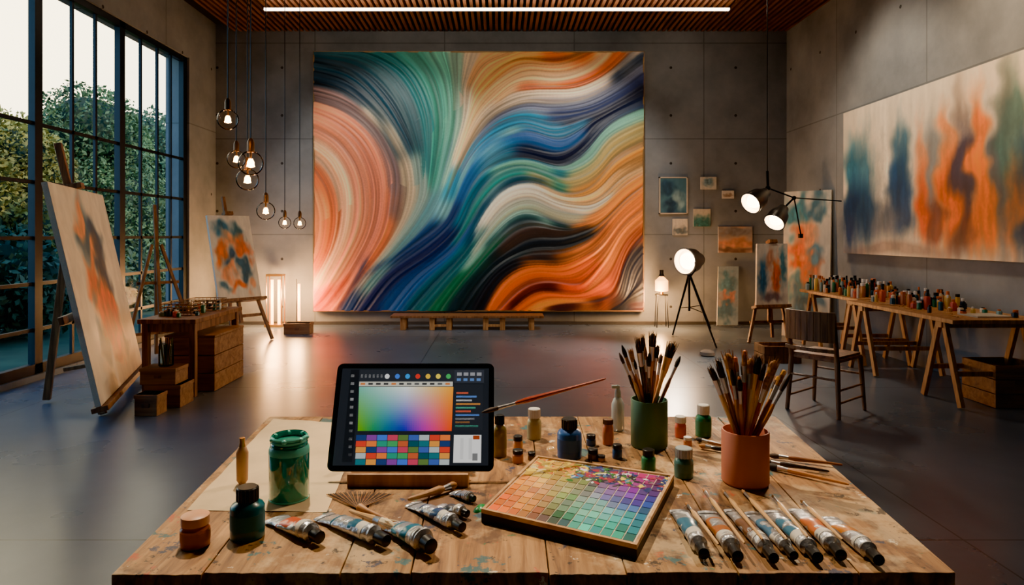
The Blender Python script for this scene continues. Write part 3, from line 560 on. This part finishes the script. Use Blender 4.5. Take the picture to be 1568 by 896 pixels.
# ------------------------------------------------------------------ work table
tm,n,l,bs=nm('worktable_planks')
ge=n.new('ShaderNodeNewGeometry'); mp=n.new('ShaderNodeMapping'); mp.inputs['Scale'].default_value=(34,3.2,20); l.new(ge.outputs['Position'],mp.inputs['Vector'])
no=n.new('ShaderNodeTexNoise'); no.inputs['Scale'].default_value=1; no.inputs['Detail'].default_value=9; no.inputs['Distortion'].default_value=1.2; no.inputs['Roughness'].default_value=.62; l.new(mp.outputs[0],no.inputs['Vector'])
r=n.new('ShaderNodeValToRGB'); e=r.color_ramp.elements; e[0].position=.28; e[0].color=lin((84,52,30))+(1,); e[1].position=.7; e[1].color=lin((206,158,100))+(1,)
q_=e.new(.45); q_.color=lin((158,112,64))+(1,); l.new(no.outputs['Fac'],r.inputs['Fac'])
at=n.new('ShaderNodeAttribute'); at.attribute_name='Col'; m1=n.new('ShaderNodeMix'); m1.data_type='RGBA'; m1.blend_type='MULTIPLY'; m1.inputs[0].default_value=1
l.new(r.outputs[0],m1.inputs[6]); l.new(at.outputs['Color'],m1.inputs[7]); cur=m1.outputs[2]
for i,(col,sc,th_,of,amt) in enumerate([((80,50,30),3.6,.56,0,.75),((18,96,104),8,.625,3,.85),((226,196,150),4,.59,7,.5),((26,50,84),11,.64,11,.85),((190,84,36),9,.65,17,.85),((30,18,12),24,.62,23,.85),((236,224,200),19,.66,31,.8),((24,110,70),13,.67,43,.8)]):
    mp2=n.new('ShaderNodeMapping'); mp2.inputs['Location'].default_value=(of,of*.7,0); l.new(ge.outputs['Position'],mp2.inputs['Vector'])
    nn=n.new('ShaderNodeTexNoise'); nn.inputs['Scale'].default_value=sc; nn.inputs['Detail'].default_value=6; nn.inputs['Roughness'].default_value=.7; l.new(mp2.outputs[0],nn.inputs['Vector'])
    rr=n.new('ShaderNodeMapRange'); rr.inputs[1].default_value=th_-(.05 if i in(0,2) else .015); rr.inputs[2].default_value=th_+(.03 if i in(0,2) else .01); rr.inputs[4].default_value=amt; l.new(nn.outputs['Fac'],rr.inputs[0])
    mm=n.new('ShaderNodeMix'); mm.data_type='RGBA'; l.new(rr.outputs[0],mm.inputs[0]); l.new(cur,mm.inputs[6]); mm.inputs[7].default_value=lin(col)+(1,); cur=mm.outputs[2]
l.new(cur,bs.inputs['Base Color']); bs.inputs['Roughness'].default_value=.5
bu=n.new('ShaderNodeBump'); bu.inputs['Strength'].default_value=.6; bu.inputs['Distance'].default_value=.004; l.new(no.outputs['Fac'],bu.inputs['Height']); l.new(bu.outputs[0],bs.inputs['Normal'])
nl,nr,fl,frr=T(172,878),T(1466,878),T(412,638),T(1188,638)
b=MB(); NB=8; cuts=[0]+sorted([(i+random.uniform(-.18,.18))/NB for i in range(1,NB)])+[1]
for i in range(NB):
    a0,a1=cuts[i],cuts[i+1]; g=.0007; k_=random.uniform(.76,1.0); col=(k_,k_*random.uniform(.95,1),k_*random.uniform(.9,1)); NS=14
    vs=[];fs=[]
    off_=random.uniform(-.005,.003); jn=[off_+random.uniform(-.0018,.0018) for _ in range(NS+1)]
    for k in range(NS+1):
        t=a0+g+(a1-a0-2*g)*k/NS; pn=nl.lerp(nr,t)+Vector((0,jn[k],0)); pf=fl.lerp(frr,t)
        vs+=[pn,pf,pn+Vector((0,random.uniform(-.001,.002),-.05)),pf-Vector((0,0,.05))]
    for k in range(NS): o_=4*k; fs+=[(o_,o_+4,o_+5,o_+1),(o_+2,o_+3,o_+7,o_+6),(o_,o_+2,o_+6,o_+4),(o_+1,o_+5,o_+7,o_+3)]
    fs+=[(0,1,3,2),(4*NS,4*NS+2,4*NS+3,4*NS+1)]
    b.add(vs,fs,tm,col)
yn,yf=nl.y,fl.y
for x in(-.56,.68):
    for y in(yn+.09,yf-.09): b.beam((x,y,0),(x,y,TZ-.05),.08,.08,dwood)
for y in(yn+.09,yf-.09): b.bx(-.56,.68,y-.015,y+.015,TZ-.145,TZ-.05,dwood)
for x in(-.56,.68): b.bx(x-.015,x+.015,yn+.09,yf-.09,TZ-.145,TZ-.05,dwood)
b.finish('paint_splattered_worktable',.0015,False)
# paper sheet
b=MB(); pm=mat('kraft_paper',(226,196,152),.8,var=.16,scale=7)
cor=[T(285,782),T(500,785),T(560,650),T(418,642)]; N_=10; vs=[];fs=[]
for j in range(N_+1):
    for i in range(N_+1):
        q=cor[0].lerp(cor[1],i/N_).lerp(cor[3].lerp(cor[2],i/N_),j/N_); vs.append(q+Vector((random.uniform(-.002,.002) if i in(0,N_) else 0,random.uniform(-.002,.002) if j in(0,N_) else 0,.0012+.0006*math.sin(i*1.3+j))))
for j in range(N_):
    for i in range(N_): o_=j*(N_+1)+i; fs.append((o_,o_+1,o_+N_+2,o_+N_+1))
b.add(vs,fs,pm); ob=b.finish('kraft_paper_sheet')
# --- tablet
zb=TZ+.024; d0=(H-zb)*F/(722-CY); hw=.186; ctr=Vector(((628-CX)*d0/F,d0,zb)); tilt=math.atan2(.104,.22); L_=.243
ux=Vector((1,0,0)); uy=Vector((0,math.sin(tilt),math.cos(tilt))); un=Vector((0,-math.cos(tilt),math.sin(tilt)))
def sl(u,v):
    t=(722-v)/164.; hp=127.5-9*t; return (u-(628+3*t))/hp*hw, L_*t/(1+.06*(1-t))
b=MB()
def rrect(b,x0,x1,y0,y1,rad,z0,z1,m,col=None):
    pts=[]
    for cx_,cy_,a0 in((x1-rad,y1-rad,0),(x0+rad,y1-rad,90),(x0+rad,y0+rad,180),(x1-rad,y0+rad,270)):
        for k in range(7): a=math.radians(a0+15*k); pts.append((cx_+rad*math.cos(a),cy_+rad*math.sin(a)))
    k=len(pts); vs=[ctr+ux*x+uy*y+un*z for z in(z0,z1) for x,y in pts]
    b.add(vs,[tuple(range(k))[::-1],tuple(range(k,2*k))]+[(i,(i+1)%k,k+(i+1)%k,k+i) for i in range(k)],m,col)
rrect(b,-hw,hw,0,L_,.014,-.008,0,mat('tablet_case',(60,60,64),.3,.7)); rrect(b,-hw+.003,hw-.003,.003,L_-.003,.012,0,.0008,mat('tablet_bezel',(8,8,9),.15))
scr=vcol('tablet_display',.25,emit=.75)
def ui(u0,v0,u1,v1,col,z=.0014):
    x0,ya=sl(u0,v1);x1,yb=sl(u1,v0); xa,_=sl(u0,(v0+v1)/2); xb,_=sl(u1,(v0+v1)/2)
    b.add([ctr+ux*x+uy*y+un*z for x,y in((xa,ya),(xb,ya),(xb,yb),(xa,yb))],[(0,1,2,3)],scr,lin(col))
b.add([ctr+ux*x+uy*y+un*.0011 for x,y in((-hw+.012,.012),(hw-.012,.012),(hw-.012,L_-.012),(-hw+.012,L_-.012))],[(0,1,2,3)],scr,lin((36,40,46)))
ui(545,568,690,586,(44,48,54)); ui(528,568,543,708,(26,30,35)); ui(690,590,735,660,(40,44,50)); ui(690,568,735,588,(52,56,64),.0013)
ui(545,586,688,593,(200,196,180),.0013)
for i in range(12): ui(548+i*11.7,588,555+i*11.7,591,random.choice([(90,90,90),(60,60,60),(210,120,60)]),.0018)
for i,c in enumerate([(230,230,230),(60,120,220),(40,150,230),(220,50,40),(240,190,40),(250,220,60),(60,180,90)]):
    x,y=sl(588+i*15.5,578); pts=[ctr+ux*(x+.0058*math.cos(a*.5236))+uy*(y+.0058*math.sin(a*.5236))+un*.002 for a in range(12)]; b.add(pts,[tuple(range(12))],scr,lin(c))
for i in range(11): ui(533,575+i*12,538,579+i*12,(120+(i*37)%60,)*3)
for i in range(6): ui(548+i*6,575,551+i*6,580,(150,150,150))
for i in range(4): ui(694+i*10,572,701+i*10,577,(150,150,155)); ui(694+i*10,581,700+i*10,585,(90,130,190))
for i in range(10): ui(694,602+i*5.6,694+18+ (i*13)%20,604.6+i*5.6,[(220,90,60),(90,140,220),(200,200,200),(230,150,60),(70,170,140)][i%5]); 
for i in range(10): ui(694+20+(i*13)%20,602+i*5.6,732,604.6+i*5.6,(80,84,90),.0013)
nx=40;ny=22
TLc,TMc,TRc,BLc,BMc,BRc=[np.array(c,float) for c in((110,190,170),(238,244,240),(254,168,40),(100,165,10),(36,30,170),(244,76,16))]
for j in range(ny):
    for i in range(nx):
        s_=i/(nx-1);t=j/(ny-1); 
        if s_<.5: a_=TLc+(TMc-TLc)*s_*2; c_=BLc+(BMc-BLc)*s_*2
        else: a_=TMc+(TRc-TMc)*(s_-.5)*2; c_=BMc+(BRc-BMc)*(s_-.5)*2
        if s_>.5: c_=c_+np.array((60,-10,60))*math.sin((s_-.5)*2*math.pi)
        if s_<.5: c_=c_+np.array((-60,20,30))*math.sin(s_*2*math.pi)
        q=a_+(c_-a_)*t; q=np.clip(q,0,255); uw=143/nx; vw=67/ny; ui(546+i*uw,594+j*vw,546+(i+1)*uw,594+(j+1)*vw,tuple(q))
sw=[(40,60,110),(30,110,120),(200,90,50),(40,150,120),(220,60,40),(60,90,170),(200,60,90),(130,60,150),(230,150,60),(20,80,90),(60,160,90),(240,120,50),(180,190,190),(90,120,60),(60,110,210)]
for j in range(5):
    for i in range(9): ui(544+i*16,667+j*9.2,559.2+i*16,675.4+j*9.2,sw[(i*7+j*4)%15])
ui(693,667,735,709,(236,234,230)); ui(703,672,708,704,(215,213,210),.002); ui(716,672,721,704,(215,213,210),.002); ui(722,668,732,674,(160,60,30),.002); ui(722,695,730,706,(120,120,120),.002)
b.finish('drawing_tablet',smooth=False)
# tablet stand
b=MB(); x0_=(536-CX)*d0/F; x1_=(718-CX)*d0/F
b.bx(x0_,x1_,d0-.03,d0+.02,TZ,TZ+.012,pine); b.bx(x0_,x1_,d0-.03,d0-.018,TZ+.010,TZ+.028,pine); b.bx(x0_,x1_,d0-.012,d0+.02,TZ+.012,TZ+.0195,pine)
for x in(x0_+.03,x1_-.03): b.bx(x-.012,x+.012,d0+.02,d0+.19,TZ,TZ+.012,pine); b.beam((x,d0+.17,TZ+.01),(x,d0+.10,TZ+.15),.018,.012,pine,up=(0,1,0))
b.finish('wooden_tablet_stand',.0015,False)
# --- bottles
def paint(c,**k): return mat('acrylic_%d_%d_%d'%c,c,.3,coat=.3,**k)
def bottle(name,u,vb,vt,wpx,col,cap=blackp,kind='bottle',neck=.5,capf=.2):
    d=(H-TZ)*F/(vb-CY); r=wpx/2*d/F; d+=r; x=(u-CX)*d/F; zt=H-(vt-CY)*(d+r*.5)/F; h=zt-TZ; b=MB(); p=Vector((x,d,TZ)); m=paint(col)
    if kind=='openjar':
        gm=mat('jar_green_glass',(20,140,122),.06,coat=1,var=.3,scale=22); lt=paint((96,204,184))
        b.lathe([(r*.9,0),(r,.006),(r,h*.76),(r*.95,h*.82),(r*.87,h*.86),(r*.86,h),(r*.79,h),(r*.79,h*.86)],p,gm,seg=40)
        b.lathe([(r*1.004,0),(r*1.004,h*.05),(r*.96,h*.105),(r*.93,h*.115)],p+Vector((0,0,h*.73)),lt,seg=40)
        b.lathe([(r*.93,.0),(r*1.0,.002),(r*1.006,.004),(r*.98,.006)],p,lt,seg=40)
        for z in(.875,.925,.975): b.lathe([(r*.86,0),(r*.92,.003),(r*.92,.006),(r*.86,.009)],p+Vector((0,0,h*z-.004)),lt if z>.9 else gm,seg=40,cap=False)
        b.lathe([(r*.785,0),(r*.785,.004),(r*.3,.008),(.001,.009)],p+Vector((0,0,h*.88)),paint((30,136,116)),seg=40)
        for k in range(7):
            a=k*.95; b.sph(p+Vector((r*.86*math.cos(a),r*.86*math.sin(a),h*.97)),.006,lt,10,.8)
    else:
        bottle_geo(b,p,r,h,m,cap,28,neck,capf,kind=='jar')
        if h>.05 and kind!='plain': b.lathe([(r*1.012,0),(r*1.012,h*.3)],p+Vector((0,0,h*.2)),mat('label_%d_%d_%d'%col,tuple(min(255,int(q*.85+26)) for q in col),.6),seg=28)
        if kind!='jar' and h>.05:
            for k in range(18):
                a=k*math.pi/9; rc=r*(neck+.12); b.rod(p+Vector((rc*math.cos(a),rc*math.sin(a),h*(1-capf))),p+Vector((rc*math.cos(a),rc*math.sin(a),h*.98)),.0012,.0012,cap,4)
    return b.finish(name)
bottle('green_paint_jar',443,775,662,62,(20,120,95),kind='openjar')
bottle('teal_ink_bottle',379,833,740,52,(14,96,106),neck=.5,capf=.27)
bottle('amber_paint_jar',299,845,783,44,(176,88,40),cap=mat('amber_cap',(224,160,116),.4),kind='jar',capf=.3)
bottle('olive_paint_bottle',765,702,634,22,(140,124,66),capf=.22)
bottle('cream_paint_bottle',818,675,624,22,(190,180,128),cap=white,capf=.3,neck=.7)
bottle('blue_paint_bottle',872,706,638,38,(50,96,166),capf=.25)
bottle('small_paint_pot',793,690,666,15,(230,150,60),capf=.35,kind='jar'); bottle('small_paint_pot',793,711,687,17,(216,130,60),capf=.3,kind='jar'); bottle('small_paint_pot',814,706,691,12,(120,94,60),capf=.35,kind='jar')
bottle('small_paint_pot',905,684,664,15,(50,80,120),kind='jar',capf=.35); bottle('small_paint_pot',908,706,686,16,(110,84,56),kind='jar',capf=.35); bottle('small_paint_pot',921,708,696,12,(200,150,90),kind='jar',capf=.35)
bottle('orange_paint_bottle',931,683,640,17,(204,110,60),cap=dwood,neck=.75,capf=.2); bottle('small_paint_pot',945,704,679,15,(46,84,140),kind='jar',capf=.3)
bottle('red_paint_bottle',1042,672,636,17,(210,80,40),cap=white,neck=.8,capf=.3); bottle('small_paint_pot',1053,684,668,13,(200,120,66),cap=white,kind='jar',capf=.35)
bottle('green_paint_bottle',1077,671,618,24,(46,124,90),cap=white,capf=.3,neck=.6); bottle('green_paint_bottle',993,723,686,22,(54,130,84),capf=.3,neck=.7); bottle('teal_paint_bottle',1047,735,683,29,(74,124,116),cap=mat('clear_cap',(170,180,180),.2),capf=.32,neck=.75)
d=.55*F/(662-CY)+.02; b=MB(); p=Vector(((946-CX)*d/F,d,TZ)); r=.018
b.lathe([(r*.9,0),(r,.004),(r,.075),(r*.6,.09),(r*.4,.094),(r*.4,.098)],p,mat('frosted_plastic',(205,214,214),.15,trans=.4),seg=24); b.lathe([(r*.5,0),(r*.5,.014),(r*.15,.03),(r*.1,.034)],p+Vector((0,0,.094)),mat('clear_cap',(170,180,180),.2),seg=16); b.box(p+Vector((-.006,0,.122)),(.022,.008,.008),mat('clear_cap',(1,1,1)))
b.finish('spray_bottle')
# --- brushes
bris=[mat('bristle_dark',(64,46,36),.7,var=.4,scale=150),mat('bristle_tan',(170,116,60),.7,var=.4,scale=150),mat('bristle_black',(36,32,30),.7,var=.3,scale=150)]
hand=[mat('handle_red',(170,60,30),.25,coat=.6),mat('handle_brown',(140,84,46),.3,coat=.5),mat('handle_natural',(214,168,112),.4),mat('handle_dark',(44,34,32),.25,coat=.6),mat('handle_ochre',(196,126,60),.3,coat=.5)]
def brush(b,p0,p1,rb=.007,hm=None,bm=None,hr=.0035,bl=.2,ferr=steel,tipm=None,flat=1.0,fray=0):
    "p0 handle end, p1 bristle tip"
    p0=Vector(p0);p1=Vector(p1); L=(p1-p0).length; d=(p1-p0)/L; hm=hm or random.choice(hand); bm=bm or random.choice(bris)
    hl=L*(1-bl-.13)
    b.lathe([(hr*.4,0),(hr*.7,L*.03),(hr,hl*.5),(hr*1.5,hl*.88),(rb*.75,hl)],p0,hm,d,10)
    b.lathe([(rb*.75,0),(rb*.8,L*.06),(rb*.95,L*.13)],p0+d*hl,ferr,d,12,flat)
    s0=p0+d*(hl+L*.13)
    if fray:
        t=Vector((0,0,1)) if abs(d.z)<.9 else Vector((1,0,0)); x=t.cross(d).normalized(); y=d.cross(x).normalized()
        b.lathe([(rb*.88,0),(rb*1.0,L*bl*.35),(rb*.75,L*bl*.7),(rb*.2,L*bl*.85)],s0,bm,d,10,flat)
        for k in range(fray):
            a=random.random()*6.283; q=random.random()**.5; e_=s0+d*(L*bl*random.uniform(.82,1.03))+x*(rb*1.35*q*math.cos(a))+y*(rb*1.35*q*flat*math.sin(a))
            o_=s0+x*(rb*.8*q*math.cos(a))+y*(rb*.8*q*flat*math.sin(a)); m2=tipm if (tipm and k%2) else (bm if k%3 else bris[1])
            b.rod(o_,e_,rb*.12,rb*.03,m2,4)
    else: b.lathe([(rb*.9,0),(rb*1.15,L*bl*.35),(rb*1.0,L*bl*.6),(rb*.5,L*bl*.88),(rb*.08,L*bl)],s0,bm,d,12,flat)
    if tipm: b.lathe([(rb*.8,0),(rb*.6,L*bl*.25),(rb*.1,L*bl*.3)],s0+d*(L*bl*.65),tipm,d,10,flat)
def cup(name,u,vb,vt,wpx,col,tips,tipms=(None,)):
    d=(H-TZ)*F/(vb-CY); r=wpx/2*d/F; d+=r; x=(u-CX)*d/F; h=(H-(vt-CY)*(d+r)/F)-TZ; b=MB(); p=Vector((x,d,TZ))
    b.lathe([(r*.93,0),(r,.005),(r,h-.002),(r*.985,h),(r*.93,h),(r*.92,h-.004),(r*.9,.01)],p,mat(name+'_ceramic',col,.5,var=.06,scale=6),seg=48); 
    for tu,tv,rb,bm in tips:
        rr=(tu-u)/ (wpx/2); dy=random.uniform(-.6,.6); dt=d+dy*.06; q=Vector(((tu-CX)*dt/F,dt,H-(tv-CY)*dt/F))
        base=p+Vector((-rr*.25*r,-dy*r*.5,.012)); k=Vector((base.x,base.y,base.z))
        t=(h-.012)/(q.z-k.z); m_=k.lerp(q,t)-p; m_.z=0
        if m_.length>r*.8: sft=m_*(1-r*.8/m_.length)/(1-t); k=k-sft
        kk=Vector((k.x-p.x,k.y-p.y,0))
        if kk.length>r*.8: kk*=r*.8/kk.length; k=p+Vector((kk.x,kk.y,.012))
        brush(b,k,q,rb*.72,None,bm,.0038,random.uniform(.12,.17),random.choice((steel,brass,steel)),random.choice(tipms),fray=26 if rb>.0075 else 0)
    return b.finish(name)
tips=[(952,528,.007,None),(964,532,.009,None),(976,515,.012,bris[0]),(984,512,.008,None),(1000,507,.014,bris[0]),(1013,540,.008,None),(1031,522,.017,bris[2]),(1042,545,.007,None),(958,545,.006,None),(994,540,.007,None),(1022,545,.007,None),(970,548,.006,None),(1008,525,.008,None),(948,540,.006,None),(988,530,.006,None)]
cup('green_brush_cup',994,692,604,57,(74,114,92),tips)
pb=[mat('paint_tip_yellow',(230,170,40),.5),mat('paint_tip_orange',(220,120,40),.5),None,None,None]
tips=[(1087,560,.010,None),(1098,548,.011,None),(1113,537,.015,bris[1]),(1125,545,.009,None),(1138,552,.008,None),(1150,545,.013,bris[1]),(1163,542,.011,None),(1172,552,.008,None),(1188,548,.014,bris[1]),(1202,565,.008,None),(1210,572,.007,None),(1094,572,.007,None),(1105,565,.007,None),(1120,565,.007,None),(1132,575,.007,None),(1147,570,.007,None),(1158,568,.007,None),(1178,570,.007,None),(1192,575,.008,None),(1140,535,.008,None)]
cup('terracotta_brush_cup',1141,752,648,72,(204,120,90),tips,pb)
b=MB(); brush(b,P(927,580,1.62),P(737,632,1.46),.005,hand[0],bris[0],.0045,.12); b.finish('detail_paintbrush')
def lying(name,u0,v0,u1,v1,rb=.006,hm=None,bm=None,z0=.0085,z1=.0085,hr=.004,flat=1,bl=.16,fray=0):
    b=MB(); brush(b,T(u0,v0,z0),T(u1,v1,z1),rb,hm,bm,hr,bl,flat=flat,fray=fray); return b.finish(name)
lying('paintbrush',1290,712,1175,697,hm=hand[1]); lying('paintbrush',1270,722,1165,706,hm=hand[3]); lying('paintbrush',1300,742,1172,712,.007,hm=hand[4]); lying('paintbrush',1135,688,1065,672,hm=hand[1]); lying('paintbrush',1140,694,1070,682,hm=hand[3])
lying('paintbrush',535,782,606,808,.010,hm=hand[2],bm=mat('bristle_cream',(232,214,180),.8),hr=.005,z0=.012,z1=.014,bl=.3,fray=30)
lying('paintbrush',625,765,700,742,.008,hm=pine,bm=bris[1],hr=.006,z0=.011,z1=.011)
b=MB()   # fan brush
for k in range(40):
    t=k/39; e_=T(500+ (602-500)*t,757+ -4*math.sin(t*3.14),.004+.0015*math.sin(k)); b.rod(T(546+6*t,778,.004),e_,.0006,.0009,bris[0 if k%3 else 1],5)
b.lathe([(.006,0),(.009,.004),(.005,.03),(.004,.09)],T(549,777,.0095),pine,T(590,795)-T(549,777),12); b.finish('fan_brush')
b=MB(); b.lathe([(.006,0),(.012,.01),(.013,.07),(.009,.082),(.006,.085)],T(371,742),mat('cork_brown',(190,140,96),.6),seg=16); b.lathe([(.0075,0),(.0055,.01),(.006,.02)],T(371,742)+Vector((0,0,.083)),brass,seg=12); b.finish('wooden_stamp_handle')
# --- paint tubes
def tube(u0,v0,u1,v1,r,col,cap=blackp,label=True):
    "tail (crimp) -> cap"
    a=T(u0,v0);c=T(u1,v1); d=(c-a); L=d.length; d.normalize(); s_=Vector((-d.y,d.x,0)); b=MB(); m=paint(col); cl=mat('label_paper',(214,208,196),.5)
    def loft(secs,mt,seg=20):
        vs=[];fs=[]
        for t,rx,rz in secs:
            for i in range(seg):
                q=2*math.pi*i/seg; vs.append(a+d*(t*L)+s_*(rx*math.cos(q))+Vector((0,0,max(.0006,rz*1.0+rz*math.sin(q)+.0005))))
        for j in range(len(secs)-1):
            for i in range(seg): k=(i+1)%seg; fs.append((j*seg+i,j*seg+k,(j+1)*seg+k,(j+1)*seg+i))
        fs.append(tuple(range(seg))[::-1]); fs.append(tuple((len(secs)-1)*seg+i for i in range(seg))); b.add(vs,fs,mt)
    W=r*1.35
    def sec(t):
        f=min(1,t/.75); jx=.0015*math.sin(t*31+u0); return (t,W+(r-W)*f+jx,.0018+(r-.0018)*f**.8+.001*math.sin(t*23+v0))
    loft([(0,W*1.02,.003),(.05,W*1.02,.003),(.055,W,.002),sec(.10)],silver)
    loft([sec(.10),sec(.2),sec(.3)],silver); loft([(t,x+.0004,z+.0002) for t,x,z in map(sec,(.27,.36,.45,.54,.62))],m); loft([(t,x+.0003,z+.0001) for t,x,z in map(sec,(.62,.68,.72))],cl); loft([sec(.3),sec(.5),sec(.7),sec(.78),(.82,r*.9,r*.9)],silver)
    o=a+d*(L*.80)+Vector((0,0,r+.0005)); b.lathe([(r,0),(r*1.02,L*.02),(r*.5,L*.05),(r*.45,L*.08)],o,silver,d,20)
    b.lathe([(r*.62,L*.06),(r*.72,L*.08),(r*.66,L*.2),(r*.5,L*.205)],o,cap,d,20)
    b.finish('paint_tube')
for a_ in((420,797,490,838,.0165,(206,86,40)),(495,793,592,843,.016,(30,100,130)),(600,806,660,855,.0195,(20,108,134)),(632,774,708,820,.014,(44,70,110)),(672,778,716,796,.011,(60,64,70)),(695,757,726,772,.010,(70,74,80)),
 (1040,785,1078,862,.0145,(60,116,146)),(1083,787,1130,866,.0145,(170,100,46)),(1122,784,1185,868,.0135,(116,80,56)),(1152,788,1216,862,.0115,(70,116,150)),(1184,786,1252,868,.0145,(60,116,146)),(1222,784,1288,864,.0145,(200,108,50)),(1268,796,1346,872,.0145,(200,124,36))): tube(*a_)
for u0,v0,u1,v1 in((1050,770,1100,834),(1076,748,1140,832),(1106,750,1168,826),(1136,750,1205,826),(1182,758,1236,822),(1226,766,1290,826)):
    lying('detail_paintbrush',u1,v1,u0,v0,.003,hm=hand[2],bm=bris[1],z0=.031,z1=.005,hr=.0034,bl=.08)
b=MB()
for u,v,r,c in((738,779,.018,(30,140,70)),(748,777,.012,(40,160,80)),(843,688,.016,(214,170,110)),(730,783,.01,(24,110,60))): b.lathe([(r,0),(r*.8,.004),(r*.3,.007),(.001,.007)],T(u,v),paint(c),seg=14,sq=.7)
b.finish('paint_dollops')
# --- watercolour palette box
A0,A1,A2,A3=T(737,800,.0),T(975,858,.0),T(1032,745,.0),T(822,714,.0)
hbx=.026; up=Vector((0,0,1)); b=MB(); fm_=wood('palette_frame',(170,122,76),(226,182,130),0,9)
def quadp(s_,t): return A0.lerp(A1,s_).lerp(A3.lerp(A2,s_),t)
def slab(s0,s1,t0,t1,z0,z1,m,col=None):
    q=[quadp(s0,t0),quadp(s1,t0),quadp(s1,t1),quadp(s0,t1)]; vs=[v+up*z0 for v in q]+[v+up*z1 for v in q]
    b.add(vs,[(3,2,1,0),(4,5,6,7),(0,1,5,4),(1,2,6,5),(2,3,7,6),(3,0,4,7)],m,col)
slab(0,1,0,1,.0005,.018,mat('box_dark',(44,30,22),.6)); slab(0,1,0,.02,.018,hbx,fm_); slab(0,1,.98,1,.018,hbx,fm_); slab(0,.018,.02,.98,.018,hbx,fm_); slab(.982,1,.02,.98,.018,hbx,fm_)
slab(.018,.982,.02,.98,.018,.0222,mat('palette_ivory',(226,212,188),.5))
pv=vcol('watercolour_pans',.4); NC,NR=14,11
pal_f=[(230,104,14),(238,132,40),(120,74,34),(34,80,74),(80,186,168),(40,190,180),(8,116,122)]
pal_b=[(234,116,24),(242,156,76),(170,142,90),(86,146,124),(120,206,196),(70,200,206),(14,130,156)]
pal_m=[(240,142,48),(236,178,110),(190,174,110),(130,150,130),(130,146,190),(110,74,176),(36,60,150)]
pal_u=[(242,172,66),(232,190,100),(170,156,56),(90,90,72),(130,70,140),(130,40,150),(66,26,110)]
pal_t=[(244,206,84),(232,190,60),(130,136,30),(36,54,80),(94,44,124),(206,40,124),(116,16,76)]
def cr(pal,s_):
    x=s_*(len(pal)-1); i=min(int(x),len(pal)-2); return np.array(pal[i])*(1-x+i)+np.array(pal[i+1])*(x-i)
for j in range(NR):
    for i in range(NC):
        s_=i/(NC-1); t=j/(NR-1)*4; rows=[pal_f,pal_b,pal_m,pal_u,pal_t]; k=min(int(t),3); c=cr(rows[k],s_)*(1-t+k)+cr(rows[k+1],s_)*(t-k); c=np.clip(c*random.uniform(.84,1.14)+RNG.normal(size=3)*9,0,255)
        a0=.03+.945*i/NC;a1=.03+.945*(i+1)/NC-.008;b0=.035+.935*j/NR;b1=.035+.935*(j+1)/NR-.010
        slab(a0,a1,b0,b1,.0223,.0238,pv,lin(tuple(c)))
for k in range(260):
    s_=min(.96,max(.06,random.gauss(.5,.27))); t=min(.96,random.uniform(.76,.97)-abs(random.gauss(0,.05))); c=random.choice([(240,210,60),(40,110,30),(20,40,110),(120,20,90),(230,230,240),(160,30,60),(24,24,46),(60,120,170),(60,60,90),(30,30,40)] if s_>.35 else [(240,210,60),(230,150,60),(240,220,160),(190,160,60),(210,110,30)])
    r_=random.uniform(.003,.013); a_=random.random()*3.14; sx_=quadp(s_,t); zz=.0236+random.random()*.0006; vs=[sx_+up*(zz+.0016)]; nn_=11; as_=random.uniform(.3,.8)
    for q in range(nn_):
        th_=q/nn_*6.283; rr=r_*(1+.35*random.uniform(-1,1)); X_=rr*math.cos(th_);Y_=rr*as_*math.sin(th_); vs.append(sx_+Vector((X_*math.cos(a_)-Y_*math.sin(a_),X_*math.sin(a_)+Y_*math.cos(a_),zz)))
    b.add(vs,[(0,1+q,1+(q+1)%nn_) for q in range(nn_)],pv,lin(c))
b.finish('watercolour_palette_box',smooth=True,angle=30)
# ------------------------------------------------------------------ camera
cd=bpy.data.cameras.new('cam'); cam=bpy.data.objects.new('camera',cd); S.collection.objects.link(cam); S.camera=cam
cam.location=(0,0,H); cam.rotation_euler=(math.pi/2,0,0); cd.sensor_width=36; cd.lens=F/1568*36; cd.shift_x=(784-CX)/1568; cd.shift_y=-(448-CY)/1568; cd.clip_start=.02; cd.clip_end=200
S.view_settings.view_transform='AgX'; S.view_settings.exposure=1.0
try: S.view_settings.look='AgX - Punchy'
except Exception as ex: print(ex)
